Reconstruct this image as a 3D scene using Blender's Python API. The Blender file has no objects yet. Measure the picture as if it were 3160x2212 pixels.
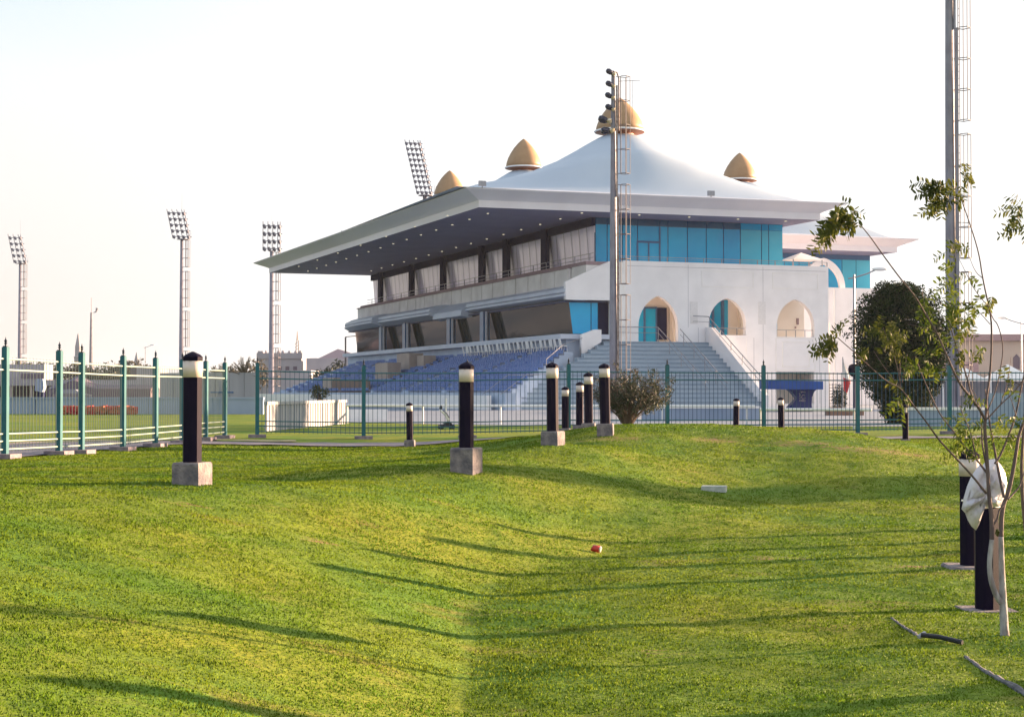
import bpy, bmesh, math, random
import numpy as np
from mathutils import Vector, Matrix
R = math.radians
rnd = random.Random(7)
S = bpy.context.scene
COL = S.collection
# ------------------------------------------------------------------ camera geometry
FPX = 4916.0; PITCH = math.atan(102 / FPX); EYE = 1.2
def at(px, py, Y):
    """point at distance Y seen at pixel px,py of the 3160x2212 photograph (used to survey positions)"""
    u = (px - 1580) / FPX; w = (1106 - py) / FPX
    dy = math.cos(PITCH) - w * math.sin(PITCH); dz = math.sin(PITCH) + w * math.cos(PITCH)
    k = Y / dy
    return Vector((u * k, Y, EYE + dz * k))
cam_d = bpy.data.cameras.new('camera'); cam = bpy.data.objects.new('camera', cam_d); COL.objects.link(cam)
cam.location = (0, 0, EYE); cam.rotation_euler = (math.pi / 2 + PITCH, 0, 0)
cam_d.sensor_width = 36; cam_d.lens = FPX / 3160 * 36; cam_d.clip_end = 8000; cam_d.clip_start = 0.1
S.camera = cam
# ------------------------------------------------------------------ light
SUN_AZ, SUN_EL = 66.0, 7.0
w = bpy.data.worlds.new('World'); S.world = w; w.use_nodes = True
nt = w.node_tree; nt.nodes.clear()
sky = nt.nodes.new('ShaderNodeTexSky'); sky.sky_type = 'NISHITA'; sky.sun_disc = False
sky.sun_elevation = R(SUN_EL); sky.sun_rotation = R(SUN_AZ); sky.air_density = 1.0; sky.dust_density = 1.0; sky.ozone_density = 1.2
bg = nt.nodes.new('ShaderNodeBackground'); bg.inputs[1].default_value = 0.13
wo = nt.nodes.new('ShaderNodeOutputWorld')
hs = nt.nodes.new('ShaderNodeHueSaturation'); hs.inputs['Saturation'].default_value = .62; hs.inputs['Value'].default_value = 1.25
nt.links.new(sky.outputs[0], hs.inputs['Color'])
# thin veil of humid air over the clear sky: cream near the ground, pale blue overhead, whiter towards the sun
wtc = nt.nodes.new('ShaderNodeTexCoord'); sep = nt.nodes.new('ShaderNodeSeparateXYZ'); nt.links.new(wtc.outputs['Generated'], sep.inputs[0])
cr = nt.nodes.new('ShaderNodeValToRGB'); nt.links.new(sep.outputs['Z'], cr.inputs[0]); els = cr.color_ramp.elements
VEIL = [(0.0, (.98, .86, .78)), (.05, (1.0, .91, .85)), (.12, (1.02, .99, .95)), (.19, (1.0, 1.03, 1.03)), (.26, (.76, .94, 1.02)), (.6, (.50, .68, .88))]
els[0].position, els[1].position = 0.0, .6
for p_, c_ in VEIL[1:-1]: els.new(p_)
for e_, (p_, c_) in zip(els, VEIL): e_.position = p_; e_.color = (*c_, 1)
mrx = nt.nodes.new('ShaderNodeMapRange'); mrx.inputs[1].default_value = -.36; mrx.inputs[2].default_value = -.02; mrx.interpolation_type = 'SMOOTHSTEP'; nt.links.new(sep.outputs['X'], mrx.inputs[0])
vm = nt.nodes.new('ShaderNodeMix'); vm.data_type = 'RGBA'; nt.links.new(mrx.outputs[0], vm.inputs[0]); nt.links.new(cr.outputs[0], vm.inputs[6]); vm.inputs[7].default_value = (1.12, 1.12, 1.12, 1)
vs = nt.nodes.new('ShaderNodeVectorMath'); vs.operation = 'SCALE'; vs.inputs['Scale'].default_value = 1.48; nt.links.new(vm.outputs[2], vs.inputs[0])
mm = nt.nodes.new('ShaderNodeMix'); mm.data_type = 'RGBA'; mm.inputs[0].default_value = .975; nt.links.new(hs.outputs[0], mm.inputs[6]); nt.links.new(vs.outputs[0], mm.inputs[7])
nt.links.new(mm.outputs[2], bg.inputs[0]); nt.links.new(bg.outputs[0], wo.inputs[0])
sd = bpy.data.lights.new('sun', 'SUN'); sd.energy = 5.0; sd.angle = R(0.6); sd.color = (1.0, 0.66, 0.40)
so = bpy.data.objects.new('sun', sd); COL.objects.link(so)
sv = Vector((math.sin(R(SUN_AZ)) * math.cos(R(SUN_EL)), math.cos(R(SUN_AZ)) * math.cos(R(SUN_EL)), math.sin(R(SUN_EL))))
so.rotation_euler = sv.to_track_quat('Z', 'Y').to_euler(); so.location = (30, 20, 30)
S.view_settings.view_transform = 'Standard'; S.view_settings.look = 'None'
S.view_settings.exposure = 2.3; S.view_settings.gamma = 1.0
# ------------------------------------------------------------------ materials
M = {}
def mat(name, c, rough=0.7, c2=None, scale=6.0, metal=0.0, spec=0.4, bump=0.0, bscale=30.0, emit=None, alpha=None, trans=0.0, thr=(0.35, 0.65), stretch=None, detail=5.0):
    m = bpy.data.materials.new(name); m.use_nodes = True; n = m.node_tree; b = n.nodes['Principled BSDF']
    b.inputs['Roughness'].default_value = rough; b.inputs['Metallic'].default_value = metal
    b.inputs['Specular IOR Level'].default_value = spec
    tc = n.nodes.new('ShaderNodeTexCoord'); mp = n.nodes.new('ShaderNodeMapping'); n.links.new(tc.outputs['Object'], mp.inputs[0])
    if stretch: mp.inputs['Scale'].default_value = stretch
    if c2 is None: c2 = tuple(x * 0.86 for x in c[:3])
    no = n.nodes.new('ShaderNodeTexNoise'); no.inputs['Scale'].default_value = scale; no.inputs['Detail'].default_value = detail
    n.links.new(mp.outputs[0], no.inputs['Vector'])
    mr = n.nodes.new('ShaderNodeMapRange'); mr.inputs[1].default_value = thr[0]; mr.inputs[2].default_value = thr[1]
    n.links.new(no.outputs[0], mr.inputs[0])
    mx = n.nodes.new('ShaderNodeMix'); mx.data_type = 'RGBA'
    mx.inputs[6].default_value = (*c[:3], 1); mx.inputs[7].default_value = (*c2[:3], 1)
    n.links.new(mr.outputs[0], mx.inputs[0]); n.links.new(mx.outputs[2], b.inputs['Base Color'])
    if bump:
        nb = n.nodes.new('ShaderNodeTexNoise'); nb.inputs['Scale'].default_value = bscale; nb.inputs['Detail'].default_value = 6
        n.links.new(mp.outputs[0], nb.inputs['Vector'])
        bu = n.nodes.new('ShaderNodeBump'); bu.inputs['Strength'].default_value = bump; bu.inputs['Distance'].default_value = 0.02
        n.links.new(nb.outputs[0], bu.inputs['Height']); n.links.new(bu.outputs[0], b.inputs['Normal'])
    if emit:
        b.inputs['Emission Color'].default_value = (*emit[0], 1); b.inputs['Emission Strength'].default_value = emit[1]
    M[name] = m; return m
def leafmat(name, c, c2, tr=0.35, scale=3.0, spec=.25, amp=.55):
    m = bpy.data.materials.new(name); m.use_nodes = True; n = m.node_tree; n.nodes.clear()
    out = n.nodes.new('ShaderNodeOutputMaterial'); d = n.nodes.new('ShaderNodeBsdfPrincipled'); t = n.nodes.new('ShaderNodeBsdfTranslucent')
    d.inputs['Roughness'].default_value = 0.6; d.inputs['Specular IOR Level'].default_value = spec
    g = n.nodes.new('ShaderNodeNewGeometry'); tc = n.nodes.new('ShaderNodeTexCoord'); no = n.nodes.new('ShaderNodeTexNoise')
    no.inputs['Scale'].default_value = scale; no.inputs['Detail'].default_value = 4; n.links.new(tc.outputs['Object'], no.inputs['Vector'])
    ad = n.nodes.new('ShaderNodeMath'); ad.operation = 'MULTIPLY_ADD'; ad.inputs[1].default_value = amp
    n.links.new(g.outputs['Random Per Island'], ad.inputs[0])
    mr = n.nodes.new('ShaderNodeMapRange'); mr.inputs[1].default_value = 0.3; mr.inputs[2].default_value = 0.7; mr.inputs[3].default_value = -0.1; mr.inputs[4].default_value = 0.55
    n.links.new(no.outputs[0], mr.inputs[0]); n.links.new(mr.outputs[0], ad.inputs[2])
    mx = n.nodes.new('ShaderNodeMix'); mx.data_type = 'RGBA'; mx.inputs[6].default_value = (*c, 1); mx.inputs[7].default_value = (*c2, 1)
    n.links.new(ad.outputs[0], mx.inputs[0]); n.links.new(mx.outputs[2], d.inputs['Base Color']); n.links.new(mx.outputs[2], t.inputs['Color'])
    ms = n.nodes.new('ShaderNodeMixShader'); ms.inputs[0].default_value = tr
    n.links.new(d.outputs[0], ms.inputs[1]); n.links.new(t.outputs[0], ms.inputs[2]); n.links.new(ms.outputs[0], out.inputs[0])
    M[name] = m; return m
mat('white_wall', (0.81, 0.80, 0.84), 0.75, (0.74, 0.73, 0.77), 0.7, bump=0.15, bscale=8)
mat('white_paint', (0.82, 0.81, 0.82), 0.5, (0.74, 0.73, 0.74), 1.5)
mat('membrane', (0.39, 0.47, 0.58), 0.6, (0.35, 0.43, 0.545), 0.25, bump=0.05, bscale=2)
mat('fascia', (0.82, 0.80, 0.88), 0.55, (0.75, 0.73, 0.81), 0.35, stretch=(1, 0.2, 1))
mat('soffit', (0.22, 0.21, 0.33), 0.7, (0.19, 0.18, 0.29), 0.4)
mat('gold', (0.34, 0.21, 0.11), 0.55, (0.29, 0.175, 0.09), 1.2)
mat('gold_under', (0.30, 0.10, 0.05), 0.6)
mat('teal_glass', (0.004, 0.40, 0.72), 0.12, (0.003, 0.30, 0.62), 0.35, spec=0.28)
mat('teal_pale', (0.08, 0.48, 0.68), 0.2, (0.05, 0.42, 0.63), 0.3, spec=0.2)
mat('teal_dark', (0.01, 0.09, 0.20), 0.15, (0.008, 0.06, 0.15), 0.5, spec=0.5)
mat('dark_frame', (0.012, 0.016, 0.07), 0.7, spec=0.1)
mat('frame_blue', (0.05, 0.13, 0.30), 0.5)
mat('pillar_dark', (0.003, 0.003, 0.035), 0.8, (0.004, 0.004, 0.042), 1.0, spec=0.1)
mat('pillar_teal', (0.01, 0.12, 0.26), 0.35, (0.008, 0.07, 0.18), 1.0)
mat('lower_glass', (0.006, 0.012, 0.014), 0.05, (0.014, 0.022, 0.016), 0.35, spec=0.28, bump=.25, bscale=.8, stretch=(1, 0.35, 1.6), detail=8)
mat('bounce_grey', (.24, .235, .27), .95, (.19, .185, .215), .2)
mat('blind', (0.88, 0.80, 1.0), 0.12, (0.76, 0.70, 0.93), 0.8, spec=0.5, stretch=(1, 2, .3))
mat('step_shade', (.22, .29, .38), .85)
mat('blind_joint', (.12,.12,.2), .6)
mat('ledge2', (.70, .69, .72), .85, (.66, .65, .68))
mat('fence_sunlit', (.032, .052, .047), .6, (.026, .042, .038), 3, spec=.2)
mat('beige_panel', (0.74, 0.72, 0.74), 0.8, (0.60, 0.58, 0.60), 0.6, bump=0.1, bscale=5)
mat('ledge', (0.52, 0.57, 0.68), 0.6, (0.45, 0.50, 0.62), 0.5)
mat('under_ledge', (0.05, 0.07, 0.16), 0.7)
mat('stair_grey', (0.33, 0.41, 0.50), 0.8, (0.28, 0.36, 0.46), 0.7, bump=0.2, bscale=6)
mat('tier', (0.44, 0.52, 0.66), 0.8, (0.36, 0.44, 0.58), 0.8)
mat('seat_blue', (0.07, 0.14, 0.38), 0.6, (0.16, 0.25, 0.50), 2.0, spec=.2)
mat('warm_lit', (0.82, 0.78, 0.74), 0.8, (0.78, 0.73, 0.68), 0.7)  # off-white walls, the warmth of bounced sunlight put into the colour
mat('vom_beige', (0.40, 0.33, 0.29), 0.85, (0.33, 0.27, 0.25), 1.2, bump=0.2, bscale=10)
mat('wood_brown', (0.22, 0.15, 0.12), 0.8, (0.15, 0.10, 0.09), 2.0, stretch=(4, 4, .5))
mat('steel', (0.30, 0.31, 0.36), 0.45, (0.24, 0.25, 0.30), 5, metal=0.4)
mat('mast', (0.25, 0.25, 0.31), 0.6, (0.20, 0.19, 0.24), 2, metal=0.2)
mat('mast_warm', (0.36, 0.30, 0.28), 0.75, (0.16, 0.11, 0.10), 4.0, stretch=(6, 6, 1.5), thr=(.4, .6))
mat('cage', (0.10, 0.09, 0.11), 0.7)
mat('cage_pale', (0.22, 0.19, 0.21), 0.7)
mat('lamp_dark', (0.03, 0.03, 0.05), 0.25, (0.05, 0.05, 0.08), 6, metal=0.5)
mat('lamp_glass', (0.55, 0.45, 0.28), 0.2, spec=0.8)
mat('fence_teal', (0.020, 0.125, 0.15), 0.5, (0.016, 0.10, 0.125), 3, spec=.25)
mat('fence_wire', (0.02, 0.07, 0.13), 0.6)
mat('fence_wire_sunlit', (0.05, 0.10, 0.10), 0.7)  # left fence pickets, lightened for the sun like their rails
mat('joint', (.42, .42, .48), .9)
mat('finial', (0.02, 0.03, 0.05), 0.5, metal=0.4)
mat('footing', (0.26, 0.22, 0.25), 0.95, (0.17, 0.14, 0.18), 9, bump=0.6, bscale=40)
mat('concrete', (0.24, 0.21, 0.22), 0.95, (0.09, 0.085, 0.11), 7, bump=0.9, bscale=35, thr=(.38, .68))
mat('bollard_black', (0.009, 0.006, 0.021), 0.6, (0.006, 0.0045, 0.016), 14, spec=0.06, stretch=(1, 1, .2))
mat('bollard_lens', (0.62, 0.53, 0.49), 0.45, (0.56, 0.48, 0.45), 10, spec=0.5)
mat('bollard_lens_open', (0.45, 0.42, 0.36), 0.3)
mat('asphalt', (0.15, 0.15, 0.19), 0.95, (0.11, 0.11, 0.15), 3, bump=0.4, bscale=60)
mat('gravel', (0.36, 0.30, 0.25), 0.95, (0.24, 0.20, 0.18), 5, bump=0.6, bscale=80)
mat('paving', (0.19, 0.235, 0.31), 0.9, (0.15, 0.19, 0.26), 0.8)
mat('barrier', (0.30, 0.37, 0.50), 0.8, (0.23, 0.30, 0.43), 0.5, stretch=(1, 1, .3))
mat('far_wall', (0.34, 0.33, 0.37), 0.9, (0.28, 0.27, 0.31), 0.25)
mat('far_dark', (0.10, 0.09, 0.14), 0.9, (0.15, 0.11, 0.13), 0.15)
mat('far_beige', (0.44, 0.38, 0.34), 0.9, (0.38, 0.33, 0.31), 0.2)
mat('far_pink', (0.30, 0.22, 0.25), 0.9)
mat('hoarding', (0.36, 0.35, 0.40), 0.85, (0.29, 0.29, 0.34), 0.4, stretch=(3, 1, .3))
mat('picket_white', (0.36, 0.37, 0.41), 0.8, (0.28, 0.29, 0.33), 2, stretch=(4, 4, .6))
mat('kiosk_blue', (0.006, 0.075, 0.34), 0.4, (0.005, 0.05, 0.25), 1)
mat('kiosk_navy', (0.006, 0.02, 0.15), 0.45)
mat('red', (0.50, 0.02, 0.03), 0.5, (0.35, 0.015, 0.03), 4)
mat('flower_red', (0.42, 0.03, 0.05), 0.8, (0.35, 0.14, 0.05), 2.5)
mat('flag_white', (0.8, 0.76, 0.72), 0.8)
mat('bag', (0.66, 0.63, 0.70), 0.35, (0.52, 0.50, 0.60), 9, spec=0.6, bump=0.5, bscale=18)
mat('bark', (0.15, 0.105, 0.10), 0.85, (0.09, 0.065, 0.07), 18, bump=0.5, bscale=60, stretch=(1, 1, .3))
mat('bark_white', (0.42, 0.40, 0.42), 0.9, (0.22, 0.19, 0.20), 22, bump=0.8, bscale=50, stretch=(1, 1, .35))
mat('twig', (0.14, 0.10, 0.09), 0.85, (0.10, 0.07, 0.06), 5)
mat('black_pipe', (0.015, 0.018, 0.03), 0.4)
mat('can_red', (0.50, 0.035, 0.03), 0.35, (0.40, 0.03, 0.02), 20)
mat('can_metal', (0.6, 0.6, 0.62), 0.35, metal=0.5)
mat('stone', (0.45, 0.47, 0.46), 0.9, (0.34, 0.37, 0.35), 12, bump=0.5)
mat('skin', (0.24, 0.12, 0.08), 0.6)
mat('shirt', (0.26, 0.09, 0.06), 0.85)
mat('hair', (0.015, 0.012, 0.015), 0.8)
mat('brick', (0.30, 0.17, 0.12), 0.9, (0.22, 0.13, 0.10), 8)
mat('lit_disc', (0.5, 0.46, 0.36), 0.4, emit=((1.0, 0.90, 0.62), 0.12))
leafmat('leaf_dark', (0.002, 0.006, 0.011), (0.032, 0.058, 0.012), 0.12, 1.6, .06)
leafmat('leaf_sap', (0.025, 0.045, 0.012), (0.13, 0.135, 0.025), 0.45, 2.5)
leafmat('leaf_green', (0.035, 0.07, 0.012), (0.13, 0.16, 0.02), 0.45, 2.5)
leafmat('leaf_bush', (0.022, 0.032, 0.024), (0.07, 0.08, 0.045), 0.15, 3)
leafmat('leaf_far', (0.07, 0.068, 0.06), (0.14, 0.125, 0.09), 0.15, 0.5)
leafmat('leaf_palm', (0.10, 0.085, 0.07), (0.20, 0.16, 0.11), 0.2, 1)
# ------------------------------------------------------------------ mesh helpers
class MB:
    def __init__(s): s.v = []; s.f = []
    def add(s, vs, fs):
        o = len(s.v); s.v += [tuple(v) for v in vs]; s.f += [tuple(i + o for i in f) for f in fs]; return s
    def box(s, x0, x1, y0, y1, z0, z1, rz=0.0, piv=None):
        vs = [(x, y, z) for z in (z0, z1) for x, y in ((x0, y0), (x1, y0), (x1, y1), (x0, y1))]
        if rz:
            px, py = piv if piv else ((x0 + x1) / 2, (y0 + y1) / 2); c, k = math.cos(rz), math.sin(rz)
            vs = [(px + (x - px) * c - (y - py) * k, py + (x - px) * k + (y - py) * c, z) for x, y, z in vs]
        return s.add(vs, [(0, 3, 2, 1), (4, 5, 6, 7), (0, 1, 5, 4), (1, 2, 6, 5), (2, 3, 7, 6), (3, 0, 4, 7)])
    def tube(s, pts, rad, n=6, cap=True):
        pts = [Vector(p) for p in pts]; rads = rad if isinstance(rad, (list, tuple)) else [rad] * len(pts)
        base = len(s.v); up = None
        for i, p in enumerate(pts):
            d = (pts[min(i + 1, len(pts) - 1)] - pts[max(i - 1, 0)]).normalized()
            if up is None: up = Vector((0, 0, 1)) if abs(d.z) < .9 else Vector((0, 1, 0))
            a = d.cross(up)
            if a.length < 1e-4: a = d.cross(Vector((1, 0, 0)))
            a.normalize(); b = a.cross(d).normalized(); up = b if abs(b.dot(d)) < .5 else up
            for k in range(n):
                t = 2 * math.pi * (k + .5) / n
                s.v.append(tuple(p + (a * math.cos(t) + b * math.sin(t)) * rads[i]))
        for i in range(len(pts) - 1):
            for k in range(n):
                k2 = (k + 1) % n
                s.f.append((base + i * n + k, base + i * n + k2, base + (i + 1) * n + k2, base + (i + 1) * n + k))
        if cap:
            s.f.append(tuple(base + k for k in range(n))[::-1]); s.f.append(tuple(base + (len(pts) - 1) * n + k for k in range(n)))
        return s
    def lathe(s, c, prof, n=16, ph=0.0, closed=True):
        base = len(s.v); m = len(prof)
        for r, z in prof:
            for k in range(n):
                t = 2 * math.pi * k / n + ph; s.v.append((c[0] + r * math.cos(t), c[1] + r * math.sin(t), c[2] + z))
        for i in range(m - 1):
            for k in range(n):
                k2 = (k + 1) % n; s.f.append((base + i * n + k, base + i * n + k2, base + (i + 1) * n + k2, base + (i + 1) * n + k))
        if closed:
            s.f.append(tuple(base + k for k in range(n))[::-1]); s.f.append(tuple(base + (m - 1) * n + k for k in range(n)))
        return s
    def prism(s, poly, axis, a, b):
        """poly of 2D points extruded along axis (0,1,2) from a to b; the 2D points are the other two axes in order"""
        n = len(poly)
        def P(p, v):
            q = [p[0], p[1]]; q.insert(axis, v); return tuple(q)
        vs = [P(p, a) for p in poly] + [P(p, b) for p in poly]
        return s.add(vs, [tuple(range(n))[::-1], tuple(range(n, 2 * n))] + [(i, (i + 1) % n, n + (i + 1) % n, n + i) for i in range(n)])
OFF = {}
def link(name, mesh, m, parent=None, smooth=False):
    if m is not None: mesh.materials.append(M[m] if isinstance(m, str) else m)
    if smooth: mesh.polygons.foreach_set('use_smooth', [True] * len(mesh.polygons))
    o = bpy.data.objects.new(name, mesh); COL.objects.link(o)
    if parent: o.parent = parent
    return o
def obj(name, mb, m, parent=None, smooth=False, off=None):
    """off: world offset subtracted from the vertices (the thing's base)"""
    if off is None and parent is not None: off = OFF.get(parent.name)
    vs = mb.v if not off else [(x - off[0], y - off[1], z - off[2]) for x, y, z in mb.v]
    me = bpy.data.meshes.new(name); me.from_pydata(vs, [], mb.f)
    bm = bmesh.new(); bm.from_mesh(me); bmesh.ops.recalc_face_normals(bm, faces=bm.faces); bm.to_mesh(me); bm.free()
    me.update()
    o = link(name, me, m, parent, smooth)
    if off and parent is not None: OFF[o.name] = off
    return o
def tag(o, label=None, cat=None, group=None, kind=None):
    for k, v in (('label', label), ('category', cat), ('group', group), ('kind', kind)):
        if v: o[k] = v
    return o
def thing(name, label, cat, loc=(0, 0, 0), rz=0.0, group=None, world=True):
    o = bpy.data.objects.new(name, None); COL.objects.link(o); o.location = loc; o.rotation_euler = (0, 0, rz)
    o.empty_display_size = 0.3
    if world and rz == 0: OFF[o.name] = tuple(loc)
    return tag(o, label, cat, group)
def solo(name, mb, m, label, cat, loc, group=None, smooth=False, kind=None):
    o = obj(name, mb, m, None, smooth, off=tuple(loc)); o.location = loc
    return tag(o, label, cat, group, kind)
def dup(o, loc=None, rz=None, label=None, group=None, scale=None, parent=None):
    c = o.copy(); COL.objects.link(c); c.parent = parent
    if loc is not None: c.location = loc
    if rz is not None: c.rotation_euler = (0, 0, rz)
    if scale is not None: c.scale = (scale,) * 3
    if label: c['label'] = label
    if group: c['group'] = group
    for ch in list(o.children): dup(ch, parent=c)
    return c
def plate(name, outline, holes, y0, y1, m, parent):
    """wall plate in the x-z plane with real openings, thick from y0 to y1"""
    cu = bpy.data.curves.new('tmp', 'CURVE'); cu.dimensions = '2D'; cu.fill_mode = 'BOTH'; cu.extrude = abs(y1 - y0) / 2
    for pl in [outline] + holes:
        sp = cu.splines.new('POLY'); sp.points.add(len(pl) - 1); sp.use_cyclic_u = True
        for i, p in enumerate(pl): sp.points[i].co = (p[0], p[1], 0, 1)
    ob = bpy.data.objects.new('tmp', cu); me = bpy.data.meshes.new_from_object(ob)
    me.transform(Matrix.Translation((0, (y0 + y1) / 2, 0)) @ Matrix.Rotation(math.pi / 2, 4, 'X'))
    bpy.data.objects.remove(ob); bpy.data.curves.remove(cu); me.name = name
    return link(name, me, m, parent)
# ------------------------------------------------------------------ terrain
def P3(px, py, Y): v = at(px, py, Y); return (v.x, v.y, v.z)
CP = [(-2.06, 9.47, -.08), (-1.63, 12.75, -.146), (-.73, 15.2, -.3), (-2.0, 6.3, -.06), (-2.77, 8.64, .05), (-3.55, 11.06, .2),
      (-4.5, 14, .32), (-3.0, 5, .1), (-4.5, 9, .35), (-6, 12, .45), (-7, 15, .3), (-.35, 8, -.5), (-.35, 6, -.5), (-.3, 10.25, -.5), (-.3, 13, -.5), (0.1, 15.1, -.5),
      P3(593, 1493, 16.1), P3(963, 1513, 16.5), P3(1376, 1624, 16.3), P3(1439, 1454, 20.8), P3(1706, 1372, 25.8), P3(1868, 1343, 29.6),
      P3(1817, 1336, 35.1), P3(2202, 1507, 24), P3(1265, 1380, 38), (-1, 18.5, .02), (.6, 19.0, -.33), (1.3, 18.6, -.47), (3, 19.6, -.49), (6, 21.2, -.49),
      (2.2, 22, -.28), (3.2, 27, .08), (3.6, 29.3, .30), (6, 25, -.2), (6.3, 28, .12), (8.3, 24, -.40), (8.3, 28, -.12),
      (2, 33, .50), (4, 32.3, .52), (6, 31.6, .44), P3(2641, 1342, 31), P3(2794, 1364, 32), P3(2945, 1390, 32), (10.5, 33, -.06), (12, 29, -.1),
      (4.5, 36, .30), (7, 36, .12), (2, 37, .30), (1.6, 40.5, .08), (5, 40, .05), (9, 39, -.02), (13, 38, -.03),
      (-.5, 27, .1), (-.6, 31, .03), (-3, 25, .0), (-3, 30, 0), (-5.5, 20, .0), (-7, 18.5, .0), (-3.2, 20, .02), (-5, 24, -.02), (-8.5, 23, 0), (-9.2, 28.3, 0), (-8.6, 32, -.02),
      (-7.8, 37, -.03), (-6.8, 42, -.04), (0, 43, -.04), (6, 44.3, -.04), (12.6, 46, -.04), (-12, 28, 0), (-12, 36, 0), (-12, 20, 0), (-11, 44, 0),
      (-10, 10, .1), (-10, 2, 0), (0, 1, -.75), (1.2, 9, -.95), (1.2, 12, -.92), (1.6, 14.5, -.8), (3, 12, -1.0), (2, 5, -1.0), (6, 4, -.7), (10, 10, -.5), (12, 18, -.45), (12, 24, -.25), (16, 30, -.1), (18, 40, 0), (18, 12, -.5)]
CP = np.array(CP)
def _tps(r2): return np.where(r2 > 1e-9, r2 * np.log(np.maximum(r2, 1e-9)) * .5, 0.0)
_n = len(CP); _K = _tps(((CP[:, None, :2] - CP[None, :, :2]) ** 2).sum(-1)) + np.eye(_n) * 0.05
_Pm = np.c_[np.ones(_n), CP[:, :2]]; _A = np.zeros((_n + 3, _n + 3)); _A[:_n, :_n] = _K; _A[:_n, _n:] = _Pm; _A[_n:, :_n] = _Pm.T
_wv = np.linalg.solve(_A, np.r_[CP[:, 2], 0, 0, 0])
def sst(x): x = np.clip(x, 0, 1); return x * x * (3 - 2 * x)
def GZ(x, y):
    x = np.asarray(x, float); y = np.asarray(y, float); sh = x.shape; xf = x.ravel(); yf = y.ravel(); out = np.zeros(len(xf))
    inside = (xf > -22) & (xf < 30) & (yf > -12) & (yf < 54); ids = np.nonzero(inside)[0]
    for a in range(0, len(ids), 20000):
        i = ids[a:a + 20000]; X = xf[i]; Y = yf[i]
        r2 = (X[:, None] - CP[None, :, 0]) ** 2 + (Y[:, None] - CP[None, :, 1]) ** 2
        z = _tps(r2) @ _wv[:_n] + _wv[_n] + _wv[_n + 1] * X + _wv[_n + 2] * Y
        fl = -.50 - .03 * np.clip((13 - Y) / 5, 0, 1) - .075 * np.exp(-((X - 3.84) / .8) ** 2 - ((Y - 12.95) / .7) ** 2)            # the flat lawn of the valley floor
        k = .018; h = np.clip(.5 + .5 * (z - fl) / k, 0, 1); zz = fl + (z - fl) * h + k * h * (1 - h)
        wgt = sst((X + 22) / 8) * sst((30 - X) / 10) * sst((54 - Y) / 9) * sst((Y + 12) / 9)
        bump = .012 * np.sin(X * 2.3 + np.sin(Y * 1.1) * 2) * np.sin(Y * 1.7 + X * .6) + .008 * np.sin(X * 5.1 + Y * 2.2) * np.sin(Y * 4.3 - X)
        out[i] = (zz + bump) * wgt
    return out.reshape(sh)
def gz(x, y): return float(GZ(np.array([x]), np.array([y]))[0])
def axis(lo, hi, step, far_lo, far_hi, g=1.25):
    a = list(np.arange(lo, hi + 1e-6, step)); s = step
    while a[-1] < far_hi: s *= g; a.append(a[-1] + s)
    s = step
    while a[0] > far_lo: s *= g; a.insert(0, a[0] - s)
    return np.array(a)
gx = axis(-12, 16, .12, -3000, 3000); gy = axis(5, 46, .14, -600, 6000)
GXX, GYY = np.meshgrid(gx, gy); GZZ = GZ(GXX, GYY)
def grid_mesh(name, X, Y, Z):
    ny, nx = X.shape; me = bpy.data.meshes.new(name); co = np.stack([X, Y, Z], -1).reshape(-1, 3).astype(np.float32)
    i = np.arange(ny * nx).reshape(ny, nx); q = np.stack([i[:-1, :-1], i[:-1, 1:], i[1:, 1:], i[1:, :-1]], -1).reshape(-1, 4)
    me.vertices.add(len(co)); me.vertices.foreach_set('co', co.ravel()); me.loops.add(q.size); me.loops.foreach_set('vertex_index', q.ravel().astype(np.int32))
    me.polygons.add(len(q)); me.polygons.foreach_set('loop_start', (np.arange(len(q)) * 4).astype(np.int32)); me.polygons.foreach_set('loop_total', np.full(len(q), 4, np.int32))
    me.update(); me.polygons.foreach_set('use_smooth', np.ones(len(q), bool)); return me
gme = grid_mesh('ground', GXX, GYY, GZZ)
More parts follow.
